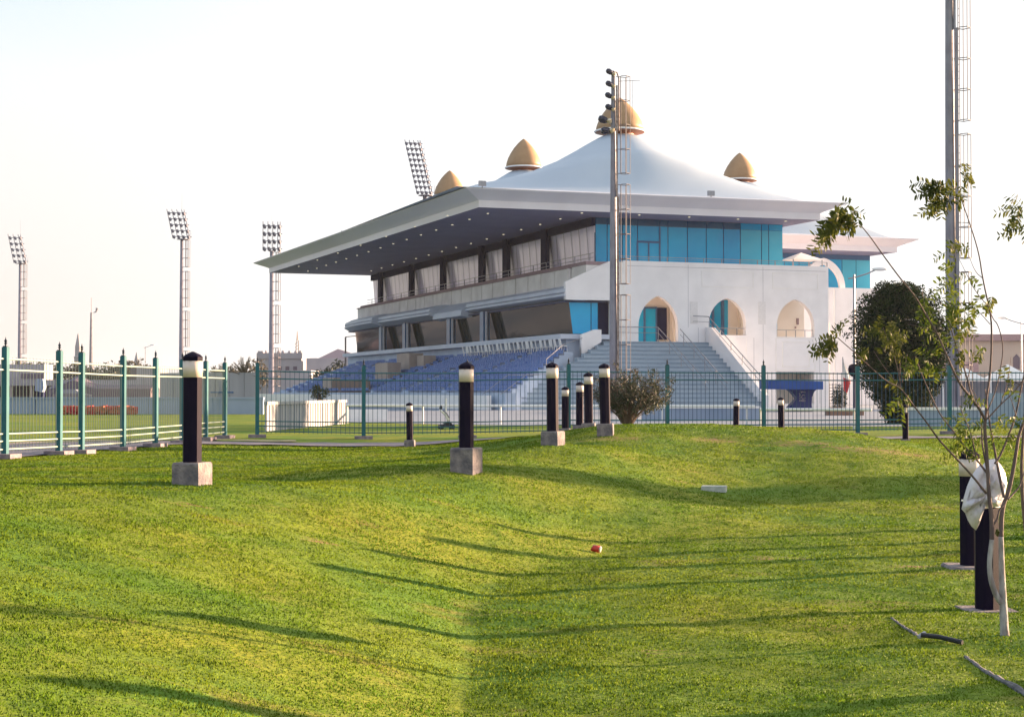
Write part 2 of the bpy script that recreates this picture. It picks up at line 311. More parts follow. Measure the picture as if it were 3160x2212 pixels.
# worn soil: fixed patches on the ground
SOIL = [(at(2400, 1738, 16.2), .5, .08), (at(2820, 1752, 15.6), .42, .09), (at(2700, 1377, 28.5), 1.6, .25), (at(2480, 1368, 29), .9, .2), (at(2200, 1366, 29.4), .7, .2), (at(1880, 1362, 29), .9, .2),
        (at(1600, 2170, 8.6), .12, .04), (at(560, 1610, 14.5), .35, .05), (at(980, 1660, 14), .3, .05), (at(2050, 1995, 10.5), .3, .06)]
def soil(X, Y):
    s = np.zeros_like(X)
    for c, rx, ry in SOIL: s = np.maximum(s, np.exp(-(((X - c.x) / rx) ** 2 + ((Y - c.y) / (ry * 3)) ** 2) * 1.6))
    return s
at_ = gme.attributes.new('soil', 'FLOAT', 'POINT'); at_.data.foreach_set('value', soil(GXX, GYY).ravel().astype(np.float32))
def ground_mat():
    m = bpy.data.materials.new('lawn'); m.use_nodes = True; n = m.node_tree; b = n.nodes['Principled BSDF']; b.inputs['Roughness'].default_value = .9; b.inputs['Specular IOR Level'].default_value = .15
    tc = n.nodes.new('ShaderNodeTexCoord')
    def noise(sc, det=6, st=None):
        no = n.nodes.new('ShaderNodeTexNoise'); no.inputs['Scale'].default_value = sc; no.inputs['Detail'].default_value = det
        if st:
            mp = n.nodes.new('ShaderNodeMapping'); mp.inputs['Scale'].default_value = st; n.links.new(tc.outputs['Object'], mp.inputs[0]); n.links.new(mp.outputs[0], no.inputs['Vector'])
        else: n.links.new(tc.outputs['Object'], no.inputs['Vector'])
        return no
    def ramp(src, a, b_):
        r = n.nodes.new('ShaderNodeMapRange'); r.inputs[1].default_value = a; r.inputs[2].default_value = b_; n.links.new(src, r.inputs[0]); return r.outputs[0]
    def mix(f, c1, c2):
        x = n.nodes.new('ShaderNodeMix'); x.data_type = 'RGBA'; n.links.new(f, x.inputs[0])
        for k, c in ((6, c1), (7, c2)):
            if isinstance(c, tuple): x.inputs[k].default_value = (*c, 1)
            else: n.links.new(c, x.inputs[k])
        return x.outputs[2]
    c = mix(ramp(noise(.45, 5).outputs[0], .38, .62), (.095, .185, .014), (.215, .235, .018))
    c = mix(ramp(noise(2.2, 6, (1, .6, 1)).outputs[0], .56, .74), c, (.08, .15, .012))
    c = mix(ramp(noise(28, 5).outputs[0], .45, .75), c, (.07, .11, .010))
    c = mix(ramp(noise(1.1, 8, (.8, 1.6, 1)).outputs[0], .60, .78), c, (.22, .16, .04))
    at2 = n.nodes.new('ShaderNodeAttribute'); at2.attribute_name = 'soil'
    ms = n.nodes.new('ShaderNodeMath'); ms.operation = 'MULTIPLY'; n.links.new(at2.outputs['Fac'], ms.inputs[0]); n.links.new(ramp(noise(6, 8, (.7, 2, 1)).outputs[0], .38, .62), ms.inputs[1])
    c = mix(ramp(ms.outputs[0], .25, .7), c, (.26, .15, .075))
    n.links.new(c, b.inputs['Base Color'])
    bu = n.nodes.new('ShaderNodeBump'); bu.inputs['Strength'].default_value = .5; bu.inputs['Distance'].default_value = .03
    n.links.new(noise(22, 8).outputs[0], bu.inputs['Height']); n.links.new(bu.outputs[0], b.inputs['Normal'])
    return m
M['lawn'] = ground_mat()
g = link('ground', gme, 'lawn'); g['kind'] = 'structure'
def ribbon(name, pts, wdt, m, lift, extra=0.0, seg=.5):
    P = []
    for a, b in zip(pts[:-1], pts[1:]):
        k = max(1, int(math.dist(a, b) / seg)); P += [(a[0] + (b[0] - a[0]) * i / k, a[1] + (b[1] - a[1]) * i / k) for i in range(k)]
    P.append(pts[-1]); P = np.array(P)
    for _ in range(12): P[1:-1] = (P[:-2] + P[2:] + 2 * P[1:-1]) / 4
    T = np.gradient(P, axis=0); T /= np.linalg.norm(T, axis=1)[:, None]; N = np.c_[-T[:, 1], T[:, 0]]
    us_ = np.linspace(-.5, .5, 9); ex = extra * sst((38 - P[:, 1]) / 3)[:, None] * (us_ + .5)[None, :]; X = P[:, 0][:, None] + N[:, 0][:, None] * (us_ * wdt + ex); Y = P[:, 1][:, None] + N[:, 1][:, None] * (us_ * wdt + ex)
    me = grid_mesh(name, X, Y, GZ(X, Y) + lift); o = link(name, me, m); o['kind'] = 'structure'; return o
ribbon('path', [(-13.0, 15), (-10.9, 22), (-10.0, 27), (-9.55, 31), (-9.3, 34), (-8.9, 36.6), (-7.6, 38.4), (-4, 39.3), (1, 40.2), (7, 41.4), (13, 42.8), (22, 44.8)], 1.75, 'asphalt', .03, 1.7)
ribbon('path', [(-15.9, 15), (-13.8, 22), (-12.8, 27), (-12.3, 31), (-11.9, 34.5), (-10.6, 38.2), (-8.8, 40.0), (-5.5, 40.6)], .5, 'gravel', .036)
# grass blades near the camera: nobody could count them
def blades():
    rng = np.random.default_rng(3); N = 1250000
    u = rng.random(N); y0, y1 = 5.4, 42.0
    Y = np.exp(np.log(y0) + u ** .80 * (np.log(y1) - np.log(y0)))
    X = (rng.random(N) * 2 - 1) * (Y * .335 + .3 + 2.2 * rng.random(N) ** 2)
    # clumping
    cl = np.sin(X * 7 + np.sin(Y * 5) * 2) * np.sin(Y * 6.3 + np.sin(X * 4) * 2) + .6 * np.sin(X * 19 + Y * 3) * np.sin(Y * 17 - X * 4)
    s = soil(X, Y); keep = (rng.random(N) > s * .75) & (rng.random(N) < (.62 + .16 * cl))
    fx = np.interp(Y, [15, 22, 27, 31, 34, 36.6, 38.6], [-12.0, -9.95, -9.05, -8.6, -8.4, -7.9, -6.2]); keep &= ~((X < fx) & (Y > 14)); keep &= ~((Y > 38.75 + .17 * (X + 6)) & (X > -6.5))
    X = X[keep]; Y = Y[keep]; cl = cl[keep]; n = len(X); Z = GZ(X, Y)
    h = (.006 + .006 * rng.random(n)) * (1 + .22 * cl) * (.75 + Y / 30); wd = (.0026 + .0018 * rng.random(n)) * (.6 + Y / 10)
    a = rng.random(n) * 2 * np.pi; lush = np.exp(-((X - .25) / .45) ** 2) * (Y < 15) * (X > -.38); h = h * (1 + .25 * lush); lean = h * (.3 + .7 * rng.random(n)); la = rng.random(n) * 2 * np.pi
    co = np.empty((n, 3, 3), np.float32)
    co[:, 0] = np.stack([X - np.cos(a) * wd, Y - np.sin(a) * wd, Z - .004], -1); co[:, 1] = np.stack([X + np.cos(a) * wd, Y + np.sin(a) * wd, Z - .004], -1)
    co[:, 2] = np.stack([X + np.cos(la) * lean, Y + np.sin(la) * lean, Z + h], -1)
    me = bpy.data.meshes.new('grass'); me.vertices.add(n * 3); me.vertices.foreach_set('co', co.ravel()); me.loops.add(n * 3)
    me.loops.foreach_set('vertex_index', np.arange(n * 3, dtype=np.int32)); me.polygons.add(n)
    me.polygons.foreach_set('loop_start', np.arange(n, dtype=np.int32) * 3); me.polygons.foreach_set('loop_total', np.full(n, 3, np.int32)); me.update()
    e = .15; gxn = (GZ(X + e, Y) - GZ(X - e, Y)) / (2 * e); gyn = (GZ(X, Y + e) - GZ(X, Y - e)) / (2 * e)
    nn = np.stack([-gxn * 1.35, -gyn * 1.35, np.ones(n)], -1) + rng.normal(0, .24, (n, 3)) + np.array([.40, .18, 0]); nn[:, 2] = np.abs(nn[:, 2]) + .2; nn /= np.linalg.norm(nn, axis=1)[:, None]
    me.normals_split_custom_set(np.repeat(nn, 3, axis=0).tolist())
    return me
leafmat('blade', (.085, .19, .010), (.265, .325, .020), .35, .7, .1, .20)
gr = link('grass', blades(), 'blade'); tag(gr, 'short mown green grass covering the mounds and the valley', 'grass', kind='stuff')
# ------------------------------------------------------------------ bollards
def make_bollard(name, lens=True, block=.295, bh=.22, open_lens=False):
    t = thing(name, '', 'bollard light', world=False)
    b = MB(); k = .02
    vs = [(x, y, z) for z, s_ in ((-.12, 1.0), (bh - k, 1.0), (bh, .93)) for x, y in ((-block / 2 * s_, -block / 2 * s_), (block / 2 * s_, -block / 2 * s_), (block / 2 * s_, block / 2 * s_), (-block / 2 * s_, block / 2 * s_))]
    b.add(vs, [(0, 3, 2, 1), (8, 9, 10, 11)] + [(i * 4 + j, i * 4 + (j + 1) % 4, i * 4 + 4 + (j + 1) % 4, i * 4 + 4 + j) for i in (0, 1) for j in range(4)])
    o = obj('concrete_base', b, 'concrete', t)
    ph = math.pi / 8 - R(11); r = .098
    if lens:
        obj('post', MB().lathe((0, 0, 0), [(r, bh - .03), (r, bh + .855)], 8, ph), 'bollard_black', t)
        if open_lens:
            q = MB()
            for i in range(8):
                a = ph + i * math.pi / 4; q.tube([(r * .8 * math.cos(a), r * .8 * math.sin(a), bh + .85), (r * .8 * math.cos(a), r * .8 * math.sin(a), bh + 1.02)], .008, 4)
            q.lathe((0, 0, 0), [(.035, bh + .85), (.035, bh + 1.02)], 8); obj('lens', q, 'bollard_lens_open', t)
        else: obj('lens', MB().lathe((0, 0, 0), [(r * 1.0, bh + .8553), (r * 1.0, bh + 1.02)], 16, ph), 'bollard_lens', t, True)
        obj('cap', MB().lathe((0, 0, 0), [(r * 1.06, bh + 1.0203), (r * 1.08, bh + 1.06), (r * .8, bh + 1.085), (.012, bh + 1.115)], 8, ph), 'bollard_black', t)
    else:
        q = MB().lathe((0, 0, 0), [(r, bh - .03), (r, bh + .855), (r * .86, bh + .855), (r * .86, bh + .5)], 8, ph, closed=False)
        obj('post', q, 'bollard_black', t)
        obj('cable', MB().tube([(r * 1.03 * math.cos(a), r * 1.03 * math.sin(a), bh + .835 + .012 * math.sin(2 * a)) for a in [i * math.pi / 8 for i in range(17)]] + [(-.16, -.10, bh + .86), (-.24, -.12, bh + .88)], .009, 5), 'white_paint', t)
    return t
GB = 'bollard lights scattered over the lawn mounds'
B0 = make_bollard('bollard')
rot = R(-17)
def put(o, px, py, Y, rz, label, sc=1.0, first=False, z=None):
    v = at(px, py, Y); zz = v.z if z is None else z
    if first: o.location = (v.x, v.y, zz); o.rotation_euler = (0, 0, rz); o['label'] = label; o['group'] = GB; return o
    c = dup(o, (v.x, v.y, zz), rz, label, GB, sc); c.rotation_euler = (R(rnd.uniform(-1.2, 1.2)), R(rnd.uniform(-1.2, 1.2)), rz); return c
put(B0, 593, 1493, 16.1, rot, 'tall black bollard light on the left mound nearest the teal corner fence', first=True)
Bt = make_bollard('bollard', block=.32, bh=.31)
put(Bt, 1439, 1454, 20.8, R(-22), 'black bollard light on a tall stained concrete block in the centre of the lawn', first=True)
put(B0, 1706.6, 1372, 25.8, R(-26), 'bollard light with concrete block standing just left of the trio near the dry bush')
put(B0, 1868.7, 1343, 29.6, R(-8), 'bollard light with dark concrete block directly in front of the dry bush')
put(B0, 1816.6, 1336, 35.1, R(-8), 'taller cream banded bollard half hidden by the mound, left of the dry bush')
put(B0, 1788.8, 1338, 41.0, R(-15), 'thin bollard with hidden block, touching the taller bollard left of the dry bush')
put(B0, 1744.4, 1353, 42.6, R(-15), 'smallest bollard light peeping out beside the bollard with sunlit concrete block', z=0.0)
put(B0, 1264.8, 1380, 38, R(-4), 'small bollard light with rounded concrete block in front of the white cart', .80)
Bo = make_bollard('bollard', open_lens=True)
put(Bo, 2794.4, 1376, 40, R(-12), 'small bollard with open louvred head at the right mound end by the dark tree', first=True); Bo.scale = (.78,) * 3
put(B0, 2271, 1352, 41.5, R(-12), 'bollard top peeping over the mound crest below the grey staircase', .78)
put(B0, 2411, 1352, 41.5, R(-12), 'bollard top peeping over the mound crest below the blue kiosk', .80)
Bw = make_bollard('bollard', block=.46, bh=.075)
put(Bw, 2993, 1766.5, 15.4, R(-4), 'bollard light with low wide base behind the white plastic bag', first=True)
Bn = make_bollard('bollard', lens=False, block=.42, bh=.05)
put(Bn, 3046, 1896, 12.9, R(2), 'broken black bollard without its lamp head, white cable around its rim, beside the sapling', first=True)
# ------------------------------------------------------------------ fences
def make_post(px_rz, h=1.98):
    pass
def post_parts(parent, x, y, rz, h=1.98, block=(.46, .30), w_=.05):
    z = gz(x, y)
    p = obj('post', MB().box(x - w_, x + w_, y - w_, y + w_, z + .06, z + h, rz), 'fence_teal', parent)
    obj('footing', MB().box(x - block[0] / 2, x + block[0] / 2, y - block[1] / 2, y + block[1] / 2, z - .12, z + .085, rz), 'footing', p)
    obj('finial', MB().box(x - .035, x + .035, y - .035, y + .035, z + h, z + h + .02, rz).lathe((x, y, z + h + .02), [(.015, 0), (.018, .03), (.034, .045), (.014, .06), (.03, .085), (.012, .12), (.002, .16)], 8), 'finial', p)
    return z
def fence(name, label, pts, rz, pale, pitch=.12):
    x0, y0 = pts[0]; t = thing(name, label, 'fence', (x0, y0, gz(x0, y0)))
    zs = [post_parts(t, x, y, rz, block=(.46, .34) if not pale else (.42, .42)) for x, y in pts]
    for (a, b, za, zb) in zip(pts[:-1], pts[1:], zs[:-1], zs[1:]):
        pk = MB(); A = Vector((a[0], a[1], za)); B = Vector((b[0], b[1], zb)); d = (B - A).normalized(); L = (B - A).length
        for hz, r_ in ((1.77, .017), (1.575, .017), (.44, .015), (.31, .015), (.165, .015)):
            obj('rail', MB().tube([A + d * .05 + Vector((0, 0, hz)), B - d * .05 + Vector((0, 0, hz))], r_, 6), 'fence_teal' if not pale else 'fence_sunlit', t)
        n = int(L / pitch); pt = .004 if pale else .006
        for i in range(1, n):
            q = A + d * (L * i / n); pk.box(q.x - pt, q.x + pt, q.y - pt, q.y + pt, q.z + .12, q.z + 1.80, rz)
        obj('picket_panel', pk, 'fence_wire' if not pale else 'fence_wire_sunlit', t)
    return t
mat('fence_sunlit', (.30, .36, .33), .5, (.24, .31, .29), 3)  # teal rails lightened: sunlight on the left fence put into their colour
def pxy(px, Y): v = at(px, 1208, Y); return (v.x, v.y)
left = [pxy(16.5, 28.3), pxy(183, 30.3), pxy(252, 31.2), pxy(380, 33.4), pxy(480, 35.6), pxy(563, 37.6), pxy(635, 40.0), pxy(694, 41.8), pxy(794, 42.4)]
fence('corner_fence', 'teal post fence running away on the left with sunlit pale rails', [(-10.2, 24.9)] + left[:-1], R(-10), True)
fA = left[-1]; fB = pxy(2930, 46.2)
front = [fA] + [(fA[0] + (fB[0] - fA[0]) * i / 7, fA[1] + (fB[1] - fA[1]) * i / 7) for i in range(1, 10)]
fence('boundary_fence', 'long teal picket fence crossing behind the lawn mounds', front, math.atan2(fB[1] - fA[1], fB[0] - fA[0]), False)
# ------------------------------------------------------------------ masts
def make_mast(name, label, x, y, h, r0, r1, rows, cols, tilt, side=False, lod=0, cage_from=2.0, rz=0.0, lamp=.5, z0=0.0, sp=.6):
    t = thing(name, label, 'floodlight mast', (x, y, z0), rz, 'floodlight masts around the racecourse', world=False)
    n = 12
    obj('pole', MB().lathe((0, 0, 0), [(r0 * 1.6, 0), (r0 * 1.6, .06), (r0, .0601), (r1, h)], n), 'mast', t, True)
    # caged ladder on the right side
    q = MB(); cr = .36; off = r0 + .22
    ro = lambda z: r0 + (r1 - r0) * z / h
    zz = cage_from; secs = []
    while zz < h - .5: secs.append((zz, min(zz + 5.5, h - .2))); zz += 6.2
    th = .02 if lod == 0 else .05
    for a, b in secs:
        for yy in (-.2, .2): q.tube([(off, yy, a), (off, yy, b)], th, 4)
        for k in range(3):
            an = -math.pi / 3 + k * math.pi / 3; q.tube([(off + .05 + .6 * math.cos(an) * 1.0, .36 * math.sin(an) * 1.1, a), (off + .05 + .6 * math.cos(an), .36 * math.sin(an) * 1.1, b)], th * .8, 4)
        m = max(1, int((b - a) / 1.35))
        for i in range(m + 1):
            z = a + (b - a) * i / m
            q.tube([(ro(z) * .9, 0, z), (off, 0, z)], th, 4)
            q.tube([(off, -.2, z), (off + .4, -.36, z), (off + .66, 0, z), (off + .4, .36, z), (off, .2, z)], th, 4)
        if lod == 0:
            for i in range(int((b - a) / .3)): q.tube([(off, -.2, a + i * .3), (off, .2, a + i * .3)], .012, 4)
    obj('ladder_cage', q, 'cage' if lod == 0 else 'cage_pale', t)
    if rows:
        # head frame: columns of lamps on a tilted rack, tilt leans it towards -x
        W = lamp * cols; Hh = lamp * 1.15 * rows; fr = MB(); tx = math.tan(tilt)
        def rk(c, r): z = h + .3 + r * lamp * 1.15; return Vector((-(c * sp) - (z - h) * tx + sp * cols * .45, -c * .3 * sp, z))
        for c in range(cols + 1): fr.tube([rk(c - .5 if c else 0, -.3), rk(c - .5 if c else 0, rows - .4)], .045 + .025 * lod, 4)
        for r in range(rows): fr.tube([rk(-.4, r), rk(cols - .6, r)], .045 + .03 * lod, 4)
        obj('lamp_rack', fr, 'mast', t)
        for r in range(rows):
            for c in range(cols):
                p = rk(c * 1.0, r) if cols > 1 else rk(0, r)
                d = Vector((-.7, -.55, -.45)).normalized(); e = p + d * .28
                L = obj('floodlight', MB().tube([p, p + d * .10, e], [lamp * .16, lamp * .36, lamp * .40], 8), 'lamp_dark' if lod == 0 else 'mast', t)
                if lod == 0: obj('lamp_lens', MB().tube([e, e + d * .02], [lamp * .37, lamp * .35], 8), 'lamp_glass', L)
    pf = MB(); pf.lathe((.1, 0, h - .12), [(.9, 0), (.9, .07)], 12)
    for k in range(8):
        a = k * math.pi / 4 + .2
        if lod == 0 or math.cos(a) > .3: pf.tube([(.1 + 1.3 * math.cos(a) * (1 if math.cos(a) > 0 else .6), .85 * math.sin(a), h), (.1 + 1.3 * math.cos(a) * (1 if math.cos(a) > 0 else .6), .85 * math.sin(a), h + 1.1)], .03, 4)
    if rows and not side: obj('platform', pf, 'mast', t)
    obj('antenna', MB().tube([(0, 0, h), (0, 0, h + lamp * 1.15 * max(rows, 1) + (2.6 if not side else 1.0))], [.03, .012], 4), 'mast', t)
    return t
make_mast('floodlight_mast', 'farthest floodlight mast at the far left with a small leaning lamp rack', -91.2, 295, 25, .42, .24, 5, 3, R(12), lod=1, lamp=.95, sp=.85)
make_mast('floodlight_mast', 'floodlight mast rising behind the left lawn bollard with a square lamp rack', -51.5, 248, 25, .42, .22, 5, 4, R(12), lod=1, lamp=.80, sp=.72)
make_mast('floodlight_mast', 'floodlight mast with four lamp rows beside the tip of the grandstand roof', -34.9, 231, 21.6, .42, .26, 4, 4, R(0), side=True, lod=1, lamp=.95, sp=.68)
make_mast('floodlight_mast', 'floodlight mast behind the roof with a tall leaning rack of many lamps', -10.7, 195, 25.3, .4, .24, 10, 4, R(13), lod=1, lamp=.58, sp=.52)
# the two near masts
def near_mast(label, x, y, h, lamps, z0=0.0):
    t = thing('floodlight_mast', label, 'floodlight mast', (x, y, z0), 0, 'floodlight masts around the racecourse', world=False)
    obj('pole', MB().lathe((0, 0, 0), [(.45, 0), (.45, .05), (.24, .0501), (.185, h * .55), (.10, h)], 12, R(15)), 'mast', t)
    obj('cable_duct', MB().box(.17, .30, -.26, -.12, .3, h * .63).box(.14, .23, -.18, -.08, h * .63, h - .8), 'mast_warm' if lamps and h < 20 else 'mast', t)
    q = MB(); off = .40; zz = 1.0; secs = []
    while zz < h - 1: secs.append((zz, min(zz + 5.3, h - .3))); zz += 5.9
    for a, b in secs:
        for xx, yy in ((off, -.12), (off + .28, -.3), (off + .5, 0), (off, .12), (off + .28, .3)): q.tube([(xx, yy, a), (xx, yy, b)], .016, 5)
        m = 4
        for i in range(m + 1):
            z = a + (b - a) * i / m
            q.tube([(.15, 0, z), (off, 0, z)], .018, 5); q.tube([(off, -.16, z), (off + .28, -.3, z), (off + .5, 0, z), (off + .28, .3, z), (off, .16, z)], .018, 5)
        for i in range(int((b - a) / .3)): q.tube([(off, -.12, a + i * .3), (off, .12, a + i * .3)], .010, 4)
    obj('ladder_cage', q, 'cage', t)
    if lamps:
        for i, (dx, z, big) in enumerate([(-.30, h - .05, 0), (-.32, h - .70, 0), (-.35, h - 1.32, 0), (-.34, h - 1.95, 0), (-.55, h - 2.6, 1), (-.40, h - 3.1, 1)]):
            d = Vector((-.75, -.35, .42)).normalized() if not big else (Vector((-.9, -.25, .3)).normalized() if i == 4 else Vector((-.95, -.25, -.05)).normalized())
            p = Vector((dx + .25, -.12, z - .12)); k = .62 if not big else .85
            L = obj('floodlight', MB().tube([p, p + d * .18 * k, p + d * .45 * k, p + d * .62 * k], [.13 * k, .22 * k, .25 * k, .15 * k], 10), 'lamp_dark', t, True)
            p2 = p + Vector((.10, -.08, -.10)); L2 = obj('lamp_lens', MB().tube([p2, p2 + Vector((-.06, -.1, .2)) * k], [.13 * k, .18 * k], 10), 'lamp_glass', L)
            obj('bracket', MB().tube([p2 + Vector((0, .1, -.05)), (.0, .05, z - .35)], .035, 5), 'mast_warm', L)
        obj('top_bar', MB().tube([(-.2, -.1, h + .0), (.2, -.05, h - .1), (.30, 0, h - .4), (.30, 0, h - 3.2)], .04, 6).tube([(.3, 0, h - .55), (1.45, 0, h - .5)], .015, 4).tube([(1.02, 0, h - .5), (1.02, 0, h - 2.6)], .012, 4), 'mast_warm', t)
    return t
near_mast('tall grey floodlight mast with side lamps and caged ladder in front of the grandstand', 5.42, 85, 18.3, True, .05)
near_mast('thick grey mast with caged ladder rising out of the frame behind the sapling', 18.75, 68, 26.5, True)
# ------------------------------------------------------------------ grandstand (local axes: x along the facade, y into depth, 20 degrees off the camera axis)
ORG = at(1924, 1208, 115); BA = R(20)
def broot(name, label, ds=0.0, dt=0.0):
    c, k = math.cos(BA), math.sin(BA)
    return thing(name, label, 'grandstand', (ORG.x + ds * c - dt * k, ORG.y + ds * k + dt * c, 0), BA, world=False)
def roof(root, poly, peaks, z0=13.95, tm=None):
    prof = [(0, 0), (0, .50), (.03, .505), (.35, .66), (.85, .86), (1.4, 1.10), (1.42, 1.16), (1.0, 1.24), (-2.0, 1.45)]
    c = np.array(poly, float); n = len(c); rings = []
    for i in range(n):
        a = c[i] - c[i - 1]; b = c[(i + 1) % n] - c[i]; a /= np.linalg.norm(a); b /= np.linalg.norm(b)
        na = np.array([a[1], -a[0]]); nb = np.array([b[1], -b[0]]); m = (na + nb) / (1 + na @ nb)
        rings.append([(c[i][0] + m[0] * d, c[i][1] + m[1] * d, z0 + z) for d, z in prof])
    mb = MB(); P = len(prof)
    for i in range(n):
        base = len(mb.v); mb.v += rings[i] + rings[(i + 1) % n]
        mb.f += [(base + k, base + P + k, base + P + k + 1, base + k + 1) for k in range(P - 1)]
    rf = obj('roof', mb, 'fascia', root)
    mod = rf.modifiers.new('s', 'SOLIDIFY') ; mod.thickness = .02; mod.offset = -1
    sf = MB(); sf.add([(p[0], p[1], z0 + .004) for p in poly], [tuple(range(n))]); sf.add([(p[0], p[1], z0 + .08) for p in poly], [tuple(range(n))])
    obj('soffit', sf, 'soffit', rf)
    # tent membrane
    xs = np.linspace(min(p[0] for p in poly) - .6, max(p[0] for p in poly) + .6, 90); ys = np.linspace(min(p[1] for p in poly) - .6, max(p[1] for p in poly) + .6, 200)
    X, Y = np.meshgrid(xs, ys); Z = np.full(X.shape, 15.1)
    rr = [0, 1.1, 1.5, 2.5, 3.4, 5, 7, 9, 12, 16, 40]; hz = [20.62, 20.62, 20.46, 19.9, 19.35, 18.45, 17.6, 16.95, 16.15, 15.5, 15.1]
    for (x, y, sc) in peaks: Z = np.maximum(Z, np.interp(np.hypot(X - x, Y - y) / sc, rr, hz))
    ed = np.minimum.reduce([X - xs[0], xs[-1] - X, Y - ys[0], ys[-1] - Y]); Z = 15.12 + (Z - 15.12) * sst(ed / 3.6) ** .8
    mme = grid_mesh('tent_membrane', X, Y, Z); link('tent_membrane', mme, 'membrane', rf)
    for (x, y, sc) in peaks:
        k = 1.08 if y < 6 and sc == 1 else .93
        dm = obj('gold_dome', MB().lathe((x, y, 20.95), [(1.70 * k, .0), (1.65 * k, .34), (1.50 * k, .78), (1.24 * k, 1.25), (.90 * k, 1.73), (.54 * k, 2.12), (.22 * k, 2.40), (.02, 2.52)], 28), 'gold', rf, True)
        obj('dome_rim', MB().lathe((x, y, 20.83), [(1.78 * k, .12), (1.82 * k, .06), (1.78 * k, 0)], 28), 'white_paint', dm)
        obj('dome_neck', MB().lathe((x, y, 20.4), [(1.0 * k, 0), (1.0 * k, .30), (1.74 * k, .42), (1.72 * k, .428)], 24), 'gold_under', dm)
    return rf
def arch_pts(x0, x1, zs, za, z0, n=12):
    """pointed arch outline, counter clockwise from bottom left"""
    c = (x0 + x1) / 2; hw = (x1 - x0) / 2; H = za - zs; Rr = (hw * hw + H * H) / (2 * hw)
    pts = [(x0, z0), (x1, z0)]; a1 = math.asin(H / Rr)
    pts += [(x1 - Rr + Rr * math.cos(a1 * i / n), zs + Rr * math.sin(a1 * i / n)) for i in range(n + 1)]
    pts += [(x0 + Rr - Rr * math.cos(a1 * i / n), zs + Rr * math.sin(a1 * i / n)) for i in range(n - 1, -1, -1)]
    return pts
G1 = broot('grandstand', 'large white grandstand with tented roof, golden domes and blue seating')
rf = roof(G1, [(-11.4, -1.1), (15.1, -2.0), (15.1, 64.5), (-12.9, 64.5)], [(2, 5.1, 1), (2, 26, .90), (2, 47.4, .90)])
for s_, ts in ((-9.6, [2.2 + 4.15 * i for i in range(15)]), (-3.4, [-.4 + 4.15 * i for i in range(15)]), (-11.9, [4.5 + 8.3 * i for i in range(7)])):
    for t_ in ts: obj('downlight', MB().lathe((s_, t_, 13.90), [(.085, 0), (.085, .05)], 10), 'lit_disc', rf)
for s_ in (1.0, 5.0, 9.0, 13.0): obj('downlight', MB().lathe((s_, -.6, 13.90), [(.085, 0), (.085, .05)], 10), 'lit_disc', rf)
for s_, t_ in ((-13.0, 57), (-12.9, 45), (-12.8, 33), (-12.6, 21), (-12.5, 10)):
    obj('lightning_rod', MB().tube([(s_ + .1, t_, 15.1), (s_ + .1, t_, 15.5)], .06, 5), 'dark_frame', rf)
for s_, t_ in ((-11.6, -2.4), (5.6, -2.9)): obj('roof_floodlight', MB().box(s_ - .25, s_ + .25, t_ - .1, t_ + .1, 15.25, 15.6).box(s_ - .03, s_ + .03, t_ - .03, t_ + .03, 15.1, 15.25), 'steel', rf)
# facade with pointed arches
arches = [arch_pts(1.19, 4.38, 5.9, 8.17, 4.83), arch_pts(6.87, 9.95, 6.15, 8.11, 5.37), arch_pts(12.55, 15.77, 6.1, 8.13, 5.30)]
lowop = [(12.51, .3), (15.75, .3), (15.75, 2.68), (12.51, 2.68)]
fac = plate('facade_wall', [(0, 0), (17, 0), (17, 10.67), (0, 10.67)], [list(a) for a in arches] + [lowop], 0, .45, 'white_wall', G1)
def archrim(a, o=.12, pr=.035):
    pass
obj('wall_trim', MB().box(-.95, -.004, -.10, .5, 4.8, 10.55).box(-.004, .16, -.05, -.002, 4.8, 10.4), 'white_paint', fac)
for (a, b, c_, d_) in ((5.35, 5.95, 6.2, 7.8), (11.0, 11.6, 6.2, 7.9)): obj('wall_plaque', MB().box(a, b, -.03, -.002, c_, d_), 'ledge2', fac)
def frame(x0, x1, z0, z1, w_=.07, y=-.045):
    return MB().box(x0, x1, y, -.002, z0, z0 + w_).box(x0, x1, y, -.002, z1 - w_, z1).box(x0, x0 + w_, y, -.002, z0 + w_, z1 - w_).box(x1 - w_, x1, y, -.002, z0 + w_, z1 - w_)
obj('wall_frame', frame(13.0, 15.35, 3.05, 4.95), 'white_paint', fac); obj('wall_frame', frame(12.45, 15.85, 2.8, 5.25, .06, -.03), 'white_paint', fac)
obj('wall_frame', frame(12.2, 16.1, 8.9, 10.1, .05, -.025), 'white_paint', fac); obj('wall_frame', frame(6.3, 10.6, 8.9, 10.1, .05, -.025), 'white_paint', fac)
obj('wall_frame', frame(8.0, 10.0, 2.6, 5.2, .05, -.025), 'white_paint', fac)
jn = MB().box(5.18, 5.21, -.006, -.002, 5.9, 10.5).box(11.38, 11.41, -.006, -.002, .2, 10.5).box(.3, 16.8, -.006, -.002, 10.28, 10.31).box(6.0, 6.03, -.006, -.002, .3, 5.9).box(10.6, 10.63, -.006, -.002, .3, 5.2).box(16.2, 16.23, -.006, -.002, .3, 5.2)
obj('wall_joint', jn, 'joint', fac)
